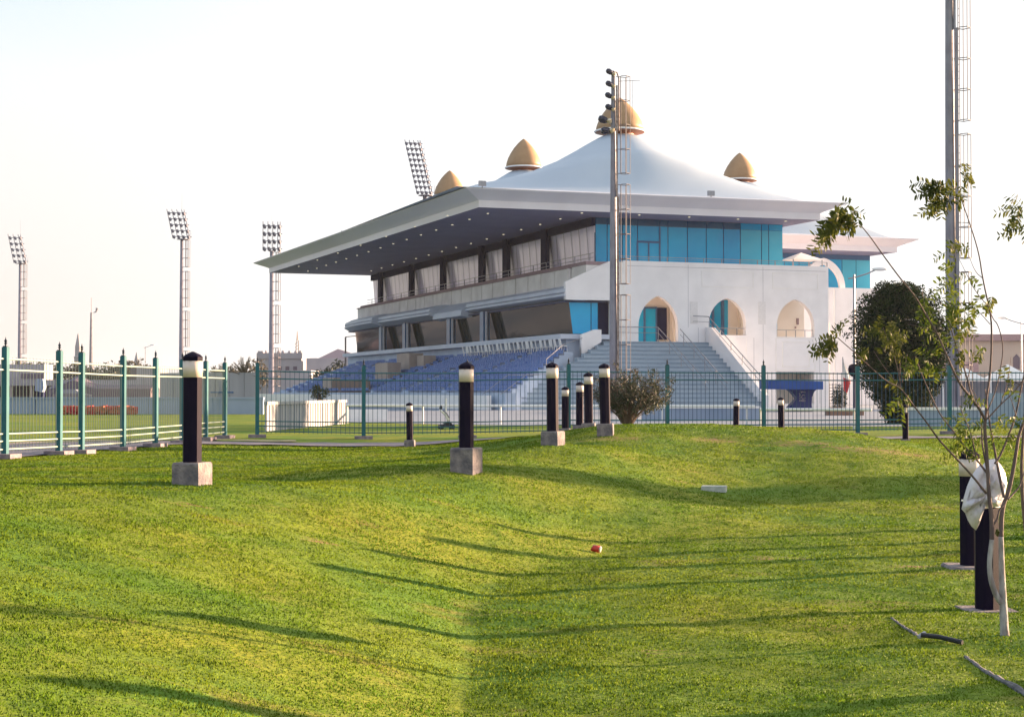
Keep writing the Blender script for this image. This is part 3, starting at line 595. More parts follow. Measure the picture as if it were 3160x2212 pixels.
# loggia behind the arches, open towards the right
lg = MB().box(0, 17, .45, 3.6, 4.55, 4.8); lg.box(0, 17, .45, 3.6, 8.9, 9.15); obj('loggia_floor', lg, 'warm_lit', fac)
obj('loggia_wall', MB().box(0, 17, 3.6, 3.9, 0, 10.6), 'warm_lit', fac)
obj('loggia_wall', plate_holder := MB().box(-.0, .3, .45, 3.6, 4.8, 8.9), 'white_wall', fac)
for x in (5.4, 11.2): obj('loggia_pier', MB().prism([(.45, 4.8), (1.2, 4.8), (.95, 6.4), (.45, 7.6)], 0, x, x + .45).prism([(3.6, 4.8), (2.9, 4.8), (3.1, 6.6), (3.6, 7.9)], 0, x, x + .45), 'warm_lit', fac)
dr = obj('door', MB().box(2.3, 4.3, 3.50, 3.58, 4.8, 7.4), 'teal_glass', fac)
obj('door_frame', MB().box(2.3, 4.3, 3.44, 3.497, 7.4, 7.55).box(2.3, 2.4, 3.44, 3.497, 4.8, 7.4).box(3.2, 3.35, 3.44, 3.497, 4.8, 7.4).box(4.2, 4.3, 3.44, 3.497, 4.8, 7.4), 'frame_blue', dr)
obj('door_panel', MB().box(4.32, 5.1, 3.42, 3.58, 5.1, 7.5), 'dark_frame', fac)
wn = obj('window', MB().box(7.9, 10.3, 3.50, 3.58, 4.9, 8.2), 'teal_glass', fac); obj('window_frame', MB().box(7.9, 8.1, 3.44, 3.497, 4.9, 8.2).box(8.9, 9.1, 3.44, 3.497, 4.9, 8.2).box(9.7, 9.95, 3.44, 3.497, 4.9, 8.2).box(8.1, 8.9, 3.44, 3.497, 7.2, 7.4), 'frame_blue', wn)
for x0, x1, zz in ((6.87, 9.95, 5.37), (12.55, 15.77, 5.3)):
    r_ = MB().box(x0, x1, .2, .24, zz + .5, zz + .54)
    for i in range(4): r_.box(x0 + (x1 - x0) * i / 4 + .1, x0 + (x1 - x0) * i / 4 + .14, .2, .24, zz, zz + .5)
    obj('arch_railing', r_, 'steel', fac)
obj('ground_room', MB().box(12.3, 16, 3.3, 3.5, 0, 3.2).box(12.3, 16, .45, 3.3, 2.9, 3.2), 'warm_lit', fac)
obj('wall_return', MB().box(17.002, 17.5, .6, 2.5, 0, 6.5), 'warm_lit', fac); obj('side_wall', MB().box(16.55, 16.998, .45, 60, 0, 4.5).box(16.55, 16.998, 6.0, 60, 4.5, 10.66), 'white_wall', G1)
obj('body', MB().box(0.0, 16.5, 3.92, 60, 0, 4.5).box(0, 16.5, 3.92, 60, 4.5, 10.60), 'white_wall', G1)
obj('terrace_deck', MB().box(-1.0, 17, .45, 4.0, 10.35, 10.6), 'white_wall', G1)
# parapet railing
rl = MB().box(-.9, 17, .18, .22, 10.98, 11.02).box(-.9, 17, .18, .22, 10.84, 10.86)
for i in range(13): rl.box(-.9 + 1.49 * i, -.84 + 1.49 * i, .17, .23, 10.67, 11.0)
obj('parapet_railing', rl, 'steel', fac)
# upper glass storey, front
def sx(px): return -1.32 + (px - 1838) / 579 * 15.59
ed = [1838, 1873, 1918, 1964, 2030, 2056, 2116, 2174, 2228, 2281, 2348, 2371, 2417]
up = obj('upper_storey', MB().box(-.9, 14.2, 2.3, 64, 10.6, 13.96), 'dark_frame', G1)
for a, b in zip(ed[:-1], ed[1:]):
    x0, x1 = sx(a) + .04, sx(b) - .04; pale = 2281 <= a < 2417
    if a == 1964:
        x0 -= .0; obj('window_pane', MB().box(x0, x1, 2.05, 2.1, 12.35, 13.45), 'teal_glass', up); dd = obj('glass_door', MB().box(x0, (x0 + x1) / 2 - .05, 2.05, 2.1, 10.62, 12.2).box((x0 + x1) / 2 + .05, x1, 2.05, 2.1, 10.62, 12.2), 'teal_glass', up)
        obj('door_frame', MB().box(x0 - .1, x1 + .1, 2.0, 2.045, 12.2, 12.35).box(x0 - .12, x0, 2.0, 2.045, 10.6, 12.2).box(x1, x1 + .12, 2.0, 2.045, 10.6, 13.4).box((x0 + x1) / 2 - .05, (x0 + x1) / 2 + .05, 2.0, 2.045, 10.6, 12.2), 'frame_blue', dd)
    else: obj('window_pane', MB().box(x0, x1, 2.05, 2.1, 10.62, 13.45), 'teal_pale' if pale else 'teal_glass', up)
    obj('transom_pane', MB().box(x0, x1, 2.05, 2.1, 13.47, 13.94), 'teal_dark' if not pale else 'teal_glass', up)
mu = MB().box(-1.3, 14.25, 2.11, 2.29, 10.6, 13.95)
obj('mullion_frame', mu, 'frame_blue', up)
# upper glass, left side (leans outwards)
def lean_panel(t0, t1, s0, z0, s1, z1, th=.05):
    return MB().add([(s0, t0, z0), (s0, t1, z0), (s1, t1, z1), (s1, t0, z1), (s0 + th, t0, z0), (s0 + th, t1, z0), (s1 + th, t1, z1), (s1 + th, t0, z1)],
                    [(0, 1, 2, 3), (7, 6, 5, 4), (0, 4, 5, 1), (1, 5, 6, 2), (2, 6, 7, 3), (3, 7, 4, 0)])
tcol = [2.1, 11.3, 20.3, 26.6, 37.9, 48.4, 60.2, 64.6]
for a, b in zip(tcol[:-1], tcol[1:]):
    wn = obj('window', lean_panel(a + .02, b - .02, -1.12, 10.62, -1.34, 13.35), 'blind', up); n = max(2, int((b - a) / 1.45)); q = MB()
    for i in range(1, n):
        t_ = a + (b - a) * i / n; q.v += []; q.add([(-1.15, t_ - .03, 10.62), (-1.15, t_ + .03, 10.62), (-1.37, t_ + .03, 13.35), (-1.37, t_ - .03, 13.35)], [(0, 1, 2, 3)])
    obj('window_joint', q, 'blind_joint', wn); obj('header', MB().box(-1.62, -1.3, a, b, 13.36, 13.93), 'pillar_dark', up)
for t_ in tcol[1:-1]: obj('pillar', MB().box(-1.85, -1.5, t_ - .55, t_ + .55, 10.2, 13.93), 'pillar_dark', up)
w3 = obj('window', MB().box(13.2, 14.55, 3.50, 3.58, 4.9, 8.2), 'teal_glass', fac); obj('picture', MB().box(16.3, 16.48, 3.5, 3.58, 6.4, 6.9).box(16.15, 16.25, 3.5, 3.58, 6.1, 6.25), 'far_pink', fac)
# balcony: beige panels, stepped ledge, underside, wedge end wall
bal = obj('balcony', MB().box(-2.8, 0, .3, 64, 8.9, 10.3), 'beige_panel', G1)
for i in range(22): obj('parapet_panel', MB().box(-3.08, -2.86, 3.0 + 2.8 * i + .06, 3.0 + 2.8 * (i + 1) - .06, 8.95, 10.22), 'beige_panel', bal)
obj('coping', MB().box(-3.2, -2.7, 3.0, 64.6, 10.225, 10.32).box(-2.8, -1.2, .3, 64.5, 10.32, 10.56), 'far_pink', bal)
rl = MB()
for i in range(22): rl.box(-2.2, -2.15, 1 + 2.9 * i, 1.05 + 2.9 * i, 10.56, 11.2)
rl.box(-2.2, -2.15, .4, 64, 11.16, 11.2).box(-2.2, -2.15, .4, 64, 10.85, 10.88); obj('balcony_railing', rl, 'steel', bal)
led = [(-2.9, 8.95), (-3.4, 8.92), (-4.5, 8.55), (-4.55, 8.30), (-4.38, 8.26), (-4.38, 8.20), (-4.6, 8.16), (-4.6, 8.02), (-4.2, 7.9), (-3.6, 7.72), (-2.9, 7.72)]
ad = lambda p, o: [(x - (o if x < -3.0 else 0), z) for x, z in p]
def prism_t(poly, t0, t1): return MB().add([(x, t0, z) for x, z in poly] + [(x, t1, z) for x, z in poly], [tuple(range(len(poly))), tuple(range(len(poly), 2 * len(poly)))[::-1]] + [(i, (i + 1) % len(poly), len(poly) + (i + 1) % len(poly), len(poly) + i) for i in range(len(poly))])
obj('ledge', prism_t(led, .02, 22.5), 'ledge', bal)
obj('ledge', prism_t([(-2.9, 8.95), (-3.5, 8.9), (-4.9, 8.1), (-5.0, 7.6), (-4.2, 7.45), (-2.9, 7.6)], 22.5, 30.5), 'ledge', bal)
obj('ledge', prism_t(ad(led, .75), 30.5, 48), 'ledge', bal)
lf = MB(); pf_ = ad(led, 1.35)
for i, (x, z) in enumerate(pf_): lf.v += [(x, 48, z)]
n_ = len(pf_); st = [48]
for k in range(1, 8):
    f = k / 7; tt = 48 + 17.5 * math.sin(f * math.pi / 2); sc = math.cos(f * math.pi / 2) ** .8
    lf.v += [(-2.9 + (x + 2.9) * (sc * .8 + .2), tt, z) for x, z in pf_]
lf.f = [(k * n_ + i, k * n_ + (i + 1) % n_, (k + 1) * n_ + (i + 1) % n_, (k + 1) * n_ + i) for k in range(7) for i in range(n_)] + [tuple(range(n_)), tuple(range(7 * n_, 8 * n_))[::-1]]
obj('ledge', lf, 'ledge', bal)
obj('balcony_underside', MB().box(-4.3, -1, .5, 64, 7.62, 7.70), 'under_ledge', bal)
wd = plate('end_wall', [(-4.5, 7.75), (-.955, 7.75), (-.955, 10.55), (-1.4, 10.45), (-4.5, 9.02)], [], -.02, .35, 'white_wall', G1)
# lower glass storey
lo = obj('lower_storey', MB().box(-3.3, -.02, 1.0, 64, 5.2, 7.62), 'dark_frame', G1)
obj('window', MB().add([(-3.68, .62, 5.35), (-2.3, .62, 5.35), (-2.3, .62, 7.6), (-3.98, .62, 7.6)], [(0, 1, 2, 3)]), 'teal_glass', lo)
obj('window', MB().add([(-2.24, .62, 5.35), (-1.75, .62, 5.35), (-1.75, .62, 7.6), (-2.24, .62, 7.6)], [(0, 1, 2, 3)]), 'teal_glass', lo)
obj('window', MB().add([(-1.7, .62, 5.0), (-1.7, 2.3, 5.0), (-1.7, 2.3, 7.6), (-1.7, .62, 7.6)], [(0, 1, 2, 3)]), 'teal_dark', lo)
lc = [.64, 17.9, 26.9, 40.8, 49.3, 62.2]
for a, b in zip(lc[:-1], lc[1:]): obj('window', lean_panel(a, b, -3.66, 5.33, -3.96, 7.62), 'lower_glass', lo)
for t_ in lc[1:-1]: obj('pillar', MB().box(-4.7, -4.15, t_ - .45, t_ + .45, 5.0, 7.72), 'pillar_teal', lo)
for t_ in lc[1:-1]: obj('drain_pipe', MB().tube([(-4.5, t_ - .75, 5.0), (-4.5, t_ - .75, 7.7)], .14, 8), 'steel', lo)
# terrace slab with parapet
obj('terrace', MB().box(-4.9, -.02, .0, 64, 4.95, 5.30), 'ledge', G1)
obj('terrace_wall', MB().box(-4.3, -.02, .35, 64, 0, 4.93), 'tier', G1)
bl = MB().prism([(-.1, 5.3), (-3.3, 5.3), (-5.6, 3.9), (-4.6, 3.6), (-3.2, 3.9), (-1.4, 5.1)], 0, -3.6, -3.3)
plate('stair_cheek', [(-3.55, 3.75), (-2.0, 4.75), (-2.0, 5.62), (-2.5, 5.62), (-3.55, 5.25)], [], -.65, -.35, 'white_wall', G1)
# stepped base: grey stairs in front, blue seating tiers on the left
NT = 15; rise = .305; run = .56
stt = MB(); tie = MB()
for k in range(NT):
    z1 = 4.80 - rise * k; T0 = .05 + run * k; Sd = 1.0 + .62 * k
    if k < 12:
        S0 = 4.3 + .68 * k
        tie.box(-S0 - .68, -S0 + .02, -.9 - .78 * k, 62 + .2 * k, 0, 4.0 - .262 * k)
    stt.box(-1.8 - .74 * k, 6.55, -T0 - run, -T0 + .02 if k else .0, 0, z1 - .01)
sg_ = obj('stairs', stt, 'stair_grey', G1)
for k in range(0, NT): obj('step_shade_line', MB().box(-1.75 - .74 * k, 6.54, -.05 - run * (k + 1) - .03, -.05 - run * (k + 1) - .001, 4.68 - rise * k, 4.795 - rise * k), 'step_shade', sg_)  # added dark strips standing in for shade between treads and risers
tr = obj('seating_tier', tie, 'tier', G1)
# front wall openings and colour band at tier foot
for t_ in (38, 46): obj('doorway', MB().box(-12.55, -12.46, t_, t_ + 1.0, .1, .95), 'dark_frame', tr)
def seat(mb, s_, t_, z): mb.box(s_ - .02, s_ + .26, t_, t_ + .42, z + .16, z + .22).box(s_ + .24, s_ + .30, t_ + .03, t_ + .39, z + .22, z + .40)
near = []; rest = MB(); cnt = 0
for k in range(12):
    S0 = 4.3 + .68 * k; z = 4.0 - .262 * k; t0 = -.7 - .78 * k + .4; i = 0
    while t0 + i * .52 < 60:
        t_ = t0 + i * .52; i += 1
        if any(a < t_ < b for a, b in ((5.0, 6.1), (15.0, 16.2), (25, 26.2), (36.0, 37.3), (47, 48.4), (56, 57.4))): continue
        near.append((k, t_, -S0 - .42, z))
near.sort(key=lambda q: q[1]); seats100 = near[:100]
for k, t_, s_, z in near[100:]: seat(rest, s_, t_, z)
sb = MB(); seat(sb, 0, 0, 0); s0o = None
for k, t_, s_, z in seats100:
    if s0o is None: s0o = obj('seat', sb, 'seat_blue', G1); s0o.location = (s_, t_, z)
    else: c_ = s0o.copy(); COL.objects.link(c_); c_.parent = G1; c_.location = (s_, t_, z)
rs = obj('seats', rest, 'seat_blue', G1); rs['kind'] = 'stuff'
for a in ((-7.3, -6.0, 30, 34, 1.5, 4.6), (-9.7, -8.5, 28.5, 32.6, 1.2, 3.72), (-6.7, -5.6, 27.6, 29.7, 2.2, 4.35)): obj('stairwell_block', MB().box(*a), 'vom_beige', G1)
wf = MB()
for i in range(26): wf.box(-11.9, -11.8, 26.4 + .52 * i, 26.84 + .52 * i, .5, 2.25 - .1 * (i % 3 == 0))
obj('timber_screen', wf, 'wood_brown', G1); obj('stairwell_block', MB().box(-11.8, -11.2, 39.5, 44, .4, 2.5), 'vom_beige', G1)
# right stair wall and handrails
pw = [(-.1, 5.95), (-.1, 4.2), (-8.6, -.1), (-8.9, -.1), (-8.9, .95), (-1.0, 5.85)]
obj('stair_wall', MB().prism(pw, 0, 6.56, 6.90), 'white_wall', G1)
def hand(pts, posts):
    q = MB().tube(pts, .035, 6)
    q.tube([(p[0], p[1], p[2] - .4) for p in pts], .02, 5)
    for p, zb in posts: q.tube([p, (p[0], p[1], zb)], .03, 5)
    return q
def slope(s_, k0=0, k1=13):
    return [(s_, -.4 - run * k0, 5.75 - rise * k0), (s_, -.4 - run * k1, 5.75 - rise * k1)]
obj('handrail', hand([(-.8, -.35, 5.85), (2.6, -.35, 5.85)] + slope(2.9)[1:], [((2.6, -.35, 5.85), 4.8)] + [((2.6 + .03 * j, -.4 - run * j, 5.75 - rise * j), 4.75 - rise * j) for j in (3, 6, 9, 12)]), 'steel', G1)
obj('handrail', hand(slope(4.35), [((4.35, -.4 - run * j, 5.75 - rise * j), 4.75 - rise * j) for j in (1, 4, 7, 10)]), 'steel', G1)
obj('handrail', hand([(5.5, -.2, 6.75), (6.7, -.3, 6.7), (6.72, -9.0, 1.75)], [((6.72, -.4 - run * 1.0 * j, 6.62 - .317 * j * 1.0 * 1.0), 5.6 - .31 * j) for j in (0, 3, 6, 9, 12, 15)]), 'steel', G1)
obj('handrail', MB().tube([(-3.5, -.7, 5.0), (-5.3, -1.6, 4.5), (-7.6, -4.2, 3.4)], .028, 5).tube([(-5.3, -1.6, 4.5), (-5.3, -1.6, 3.6)], .02, 5).tube([(-7.6, -4.2, 3.4), (-7.6, -4.2, 2.5)], .02, 5), 'steel', G1)
for t_ in (-3.5, -7.0): obj('handrail', MB().tube([(-13.0, t_ - 3, 1.0), (-11.2, t_ - 3, 2.3), (-9.0, t_ - 3, 2.3)], .025, 5), 'steel', G1)
obj('front_wall', MB().box(-13.2, -12.9, -8, 70, 0, .95), 'white_paint', G1)
# gazebo canopy on the roof terrace
def L2W(s_, t_, z): c, k = math.cos(BA), math.sin(BA); return (ORG.x + s_ * c - t_ * k, ORG.y + s_ * k + t_ * c, z)
gb = thing('gazebo', 'small white pyramid gazebo standing on the grandstand roof terrace', 'gazebo', L2W(15.6, 2.2, 10.6), BA, world=False)
gb.location = L2W(15.7, 1.8, 10.6)
gc = MB().add([(-1.35, -1.1, .65), (1.35, -1.1, .65), (1.35, 1.1, .65), (-1.35, 1.1, .65), (0, 0, 1.25)], [(0, 1, 4), (1, 2, 4), (2, 3, 4), (3, 0, 4), (3, 2, 1, 0)])
obj('canopy', gc, 'white_paint', gb)
for x in (-1.25, 1.25):
    for y in (-1.0, 1.0): obj('leg', MB().tube([(x, y, 0), (x, y, .66)], .04, 5), 'steel', gb)
# second grandstand behind
G2 = broot('grandstand', 'second white grandstand half hidden behind the first, with one golden dome', 21.8, 21.7)
roof(G2, [(-4.4, -1.9), (14.4, -2.0), (14.4, 60), (-4.4, 60)], [(2, 5.1, 1.15)])
up2 = obj('upper_storey', MB().box(-3.5, 14.1, 2.2, 58, 10.6, 13.96), 'dark_frame', G2)
for i in range(11):
    x0 = -2.6 + 1.52 * i; obj('window_pane', MB().box(x0 + .04, x0 + 1.48, 2.05, 2.1, 10.6, 13.5), 'teal_pale' if i > 8 else 'teal_glass', up2)
obj('window_pane', MB().box(14.11, 14.15, 2.3, 20, 10.6, 13.5), 'teal_pale', up2)
obj('mullion_frame', MB().box(-3.4, 14.15, 2.105, 2.19, 10.55, 13.95), 'frame_blue', up2)
f2 = plate('facade_wall', [(-4.5, 0), (16.8, 0), (16.8, 10.6), (-4.5, 10.6)], [], -1.7, -1.2, 'white_wall', G2)
obj('body', MB().box(-4.4, 14.0, -1.19, 56, 0, 10.55), 'white_wall', G2)
obj('wall_trim', MB().box(7.9, 8.0, -1.76, -1.703, 0, 10.5).box(10.2, 10.3, -1.76, -1.703, 0, 10.5), 'white_paint', f2)
ar = arch_pts(5.0, 9.4, 10.61, 13.3, 10.602); ai = arch_pts(5.55, 8.85, 10.61, 12.7, 10.602)
plate('roof_arch', ar, [ai], -1.2, -.9, 'white_wall', G2)
# white covered chairs along the terrace
CH = 'white chairs lined up along the grandstand terrace'
def make_chair(loc):
    t = thing('terrace_chair', 'white plastic chair in the row along the grandstand terrace edge', 'chair', loc, BA, CH, world=False)
    obj('seat', MB().box(-.22, .22, -.22, .22, .42, .46), 'white_paint', t)
    obj('backrest', MB().add([(-.24, -.20, .46), (-.20, -.20, .46), (-.30, -.18, .95), (-.34, -.18, .95), (-.24, .20, .46), (-.20, .20, .46), (-.30, .18, .95), (-.34, .18, .95)], [(0, 3, 2, 1), (4, 5, 6, 7), (0, 4, 7, 3), (1, 2, 6, 5), (3, 7, 6, 2), (0, 1, 5, 4)]), 'white_paint', t)
    for x in (-.19, .19):
        for y in (-.19, .19): obj('leg', MB().tube([(x * 1.15, y * 1.15, 0), (x, y, .42)], [.02, .026], 5), 'white_paint', t)
    return t
c0 = make_chair(L2W(-4.75, -.2, 4.0))
for i in range(1, 24): dup(c0, L2W(-4.75 - .02 * (i % 2), -.2 + .95 * i, 4.0), BA + (.12 * ((i * 7) % 5 - 2)))
mat('ledge2', (.66, .65, .68), .85)
# ------------------------------------------------------------------ racecourse surroundings
def gpt(px, Y, z=0.0): v = at(px, 1208, Y); return Vector((v.x, v.y, z))
pz = bpy.data.meshes.new('plaza')
def sheet(name, poly, z, m):
    o = obj(name, MB().add([(x, y, z) for x, y in poly], [tuple(range(len(poly)))]), m); o['kind'] = 'structure'; return o
sheet('plaza', [gpt(1065, 62)[:2], gpt(1500, 57)[:2], gpt(2400, 55)[:2], (70, 55), (140, 330), (-50, 330), gpt(1000, 92)[:2]], .006, 'paving')
sheet('bounce_sheet', [(-32, 89), (-40, 150), (-72, 400), (-700, 400), (-500, 89)], .005, 'bounce_grey')  # unseen grey ground added to keep green bounce light off the roof fascia
def panel_wall(name, label, cat, a, b, h, th, m, pitch, capm=None, gap=.02, base=0.0):
    a = Vector((a[0], a[1], 0)); b = Vector((b[0], b[1], 0)); L = (b - a).length; d = (b - a).normalized(); ang = math.atan2(d.y, d.x)
    t = thing(name, label, cat, tuple(a), ang, world=False)
    n = max(1, int(L / pitch))
    for i in range(n): obj('panel', MB().box(L * i / n + gap / 2, L * (i + 1) / n - gap / 2, -th / 2, th / 2, base, h), m, t)
    if capm: obj('coping', MB().box(0, L, -th / 2 - .04, th / 2 + .04, h + .001, h + .10), capm, t)
    return t
panel_wall('track_wall', 'long pale blue-white concrete wall across the racecourse on the left', 'wall', gpt(-60, 86), gpt(815, 84), .80, .2, 'barrier', 3.0, 'barrier', .05)
bl = MB()
# red flower strip before the wall
fb = MB()
for i in range(900):
    p = gpt(194 + rnd.random() * 228, 82.5 + rnd.random() * .8); r = .05 + rnd.random() * .06; z = rnd.random() * .34
    fb.box(p.x - r, p.x + r, p.y - r, p.y + r, z, z + r * 1.4, rnd.random() * 3)
p0 = gpt(300, 83); solo('flower_bed', fb, 'flower_red', 'strip of red flowers at the foot of the track wall', 'flower bed', tuple(p0))
# white paling block
pa, pb = gpt(820, 47.5), gpt(1066, 58.5)
t = thing('paling_screen', 'sunlit white paling screen of tall narrow boards behind the fence corner', 'fence', tuple(pa), math.atan2(pb.y - pa.y, pb.x - pa.x), world=False)
L = (pb - pa).length; rail = MB(); n = 30
for i in range(n): obj('board', MB().box(L * i / n + .03, L * (i + 1) / n - .09, -.03, .03, .02, .80), 'picket_white', t)
obj('top_rail', MB().box(0, L, -.06, .06, .801, .90), 'picket_white', t); obj('bottom_rail', MB().box(0, L, .031, .06, .1, .2), 'picket_white', t)
pa2 = gpt(820, 47.5); 
panel_wall('low_wall', 'low plain white wall between the paling screen and the track', 'wall', gpt(1068, 66), gpt(1195, 66.5), .46, .15, 'white_paint', 4)
# running rail
def running(name, label, a, b, h=.68, step=3.0):
    a = Vector(a); b = Vector(b); L = (b - a).length; d = (b - a).normalized(); ang = math.atan2(d.y, d.x)
    t = thing(name, label, 'rail', tuple(a), ang, world=False)
    obj('top_rail', MB().tube([(0, 0, h), (L, 0, h)], .05, 8), 'white_paint', t)
    n = int(L / step)
    for i in range(n + 1): obj('post', MB().tube([(i * step, .05, 0), (i * step, .05, h - .1), (i * step, 0, h)], .035, 6), 'white_paint', t)
    return t
running('running_rail', 'white running rail on posts crossing before the blue seating', gpt(1070, 60), gpt(2330, 56))
running('running_rail', 'white running rail below the blue kiosk at the right', gpt(2345, 52), gpt(2690, 51), .62)
panel_wall('planter_wall', 'low grey-blue panelled wall at the foot of the grandstand staircase', 'wall', gpt(1980, 66), gpt(2345, 66), .50, .2, 'barrier', 2.0, 'white_paint')
panel_wall('painted_wall', 'low pale blue wall with white coping right of the dark round tree', 'wall', gpt(2790, 55), gpt(3050, 55), .56, .2, 'barrier', 2.2, 'white_paint')
panel_wall('painted_wall', 'taller plain pale blue wall at the right edge behind the sapling', 'wall', gpt(3050, 54.5), gpt(3300, 54), 1.15, .2, 'barrier', 9)
# small white cart
cp = at(1366, 1323, 51); cp.z = 0.0
ct = thing('push_cart', 'small white push cart with curved handle and black wheels behind the fence', 'cart', tuple(cp), R(15), world=False)
obj('handle', MB().tube([(.20, 0, .22), (.17, 0, .34), (.10, 0, .46), (.0, 0, .55), (-.09, 0, .62)], [.05, .055, .045, .035, .03], 8), 'white_paint', ct, True)
obj('grip', MB().lathe((-.06, 0, .62), [(.02, 0), (.05, .04), (.045, .10), (.02, .14)], 8), 'black_pipe', ct, True)
obj('strap', MB().tube([(.0, -.03, .60), (.12, -.05, .5), (.2, -.06, .36)], .014, 5), 'black_pipe', ct)
obj('chassis', MB().box(-.12, .36, -.13, .13, .07, .15).prism([(.0, .15), (.3, .15), (.24, .24), (.08, .24)], 1, -.1, .1), 'black_pipe', ct)
for x in (-.06, .3):
    for y in (-.16, .16): obj('wheel', MB().tube([(x, y - .02, .07), (x, y + .02, .07)], .07, 12), 'black_pipe', ct)
obj('post', MB().tube([(.12, .05, .5), (.12, .05, .98)], .026, 6), 'white_paint', ct)
# blue kiosk
kp = gpt(2462, 95, 0)
kt = thing('kiosk', 'royal blue kiosk with broad flat canopy on a flared stem bearing a white emblem', 'kiosk', tuple(kp), 0, world=False)
sc = 95 / FPX
prof = [(2428, 1201), (2440, 1210), (2452, 1224), (2454, 1230), (2446, 1240), (2430, 1256), (2430, 1275), (2503, 1275), (2500, 1248), (2501, 1225), (2508, 1208), (2516, 1201)]
obj('stem', MB().add([((x - 2462) * sc, -.5, at(x, y, 95).z) for x, y in prof] + [((x - 2462) * sc, .5, at(x, y, 95).z) for x, y in prof], [tuple(range(12)), tuple(range(12, 24))[::-1]] + [(i, (i + 1) % 12, 12 + (i + 1) % 12, 12 + i) for i in range(12)]), 'kiosk_navy', kt)
obj('canopy', MB().prism([(-2.05, 1.34), (1.22, 1.32), (1.22, 1.80), (-2.05, 1.86)], 1, -1.5, 1.5), 'kiosk_blue', kt)
em = MB()
for pts in ([(-.02, 1.2), (.05, 1.12), (.0, 1.02), (.14, 1.0), (.22, 1.12), (.34, 1.05)], [(0, .9), (.12, .96), (.2, .86), (.36, .92)], [(.02, 1.3), (.36, 1.26)], [(0, .8), (.36, .78)], [(0, .74), (.36, .72)], [(.1, 1.22), (.2, 1.3)]):
    em.tube([(x, -.52, z - .1) for x, z in pts], .018, 4)
obj('emblem', em, 'far_beige', kt)
# flag
fp = gpt(2601, 90, 0)
ft = thing('flag', 'white and red flag hanging on a slim pole in front of the second grandstand', 'flag', tuple(fp), 0, world=False)
obj('flagpole', MB().tube([(0, 0, 0), (0, 0, 3.15)], .025, 6), 'steel', ft)
def cloth(zs, ws, m):
    mb = MB()
    for z, ww in zip(zs, ws):
        for i in range(5): mb.v.append((.03 + ww * i / 4, .05 * math.sin(i * 1.8 + z * 3), z - .05 * i))
    mb.f = [(r * 5 + i, r * 5 + i + 1, (r + 1) * 5 + i + 1, (r + 1) * 5 + i) for r in range(len(zs) - 1) for i in range(4)]
    return mb
obj('upper_cloth', cloth([3.05, 2.7, 2.3, 2.0], [.03, .2, .36, .42], 'flag_white'), 'flag_white', ft); obj('lower_cloth', cloth([2.0, 1.85, 1.6, 1.3], [.42, .40, .3, .2], 'red'), 'red', ft)
# lantern, planter, trellis plant
lp = gpt(2636, 70, 0); lt = thing('lantern', 'dark round lantern head on a pole left of the round tree', 'lamp', tuple(lp), 0, world=False)
obj('pole', MB().tube([(0, 0, 0), (0, 0, 1.9)], .05, 8), 'dark_frame', lt); obj('lamp_head', MB().lathe((0, 0, 1.85), [(.1, 0), (.24, .12), (.27, .35), (.22, .5), (.1, .56)], 12), 'bollard_black', lt, True)
pp = gpt(2605, 80, 0); solo('planter', MB().box(pp.x - .9, pp.x + .9, pp.y - .4, pp.y + .4, 0, .32).box(pp.x - .8, pp.x - .2, pp.y - .5, pp.y - .42, .0, .42), 'brick', 'low brick planter behind the fence below the flag', 'planter', tuple(pp))
# street lamps
def street(label, px, Y, h, armx):
    p = gpt(px, Y); t = thing('street_lamp', label, 'street lamp', tuple(p), 0, world=False)
    obj('pole', MB().tube([(0, 0, 0), (0, 0, h)], [.11, .06], 8), 'steel', t); sgn = 1 if armx > 0 else -1
    obj('arm', MB().tube([(-.35 * sgn, 0, h - .25), (0, 0, h - .2), (armx * .6, 0, h + .05), (armx, 0, h + .3)], .045, 6), 'steel', t)
    obj('lamp_head', MB().lathe((0, 0, 0), [(.02, -.05), (.22, .0), (.18, .14), (.02, .2)], 10).__class__().add(*_ell(armx + .25 * sgn, 0, h + .34, .5, .18, .12)), 'white_paint', t, True)
    return t
def _ell(cx, cy, cz, rx, ry, rz_, n=10, m=6):
    vs = [(cx + rx * math.sin(math.pi * j / m) * math.cos(2 * math.pi * i / n), cy + ry * math.sin(math.pi * j / m) * math.sin(2 * math.pi * i / n), cz + rz_ * math.cos(math.pi * j / m)) for j in range(m + 1) for i in range(n)]
    return vs, [(j * n + i, j * n + (i + 1) % n, (j + 1) * n + (i + 1) % n, (j + 1) * n + i) for j in range(m) for i in range(n)]
street('street lamp with a long curved arm in front of the second grandstand', 2637, 98, 8.4, 1.35)
street('street lamp with its arm to the left at the far right edge', 3153, 150, 7.8, -1.5)
street('small distant street lamp above the left track wall', 448, 330, 10.5, 1.2)
pg = thing('gantry_pole', 'slim pole with a horizontal arm beside the far end of the grandstand', 'pole', tuple(gpt(1066, 175)), 0, world=False)
obj('pole', MB().tube([(0, 0, 0), (0, 0, 7.2)], .10, 6), 'mast_warm', pg); obj('arm', MB().tube([(0, 0, 7.2), (1.6, 0, 7.35)], .05, 5), 'mast_warm', pg)
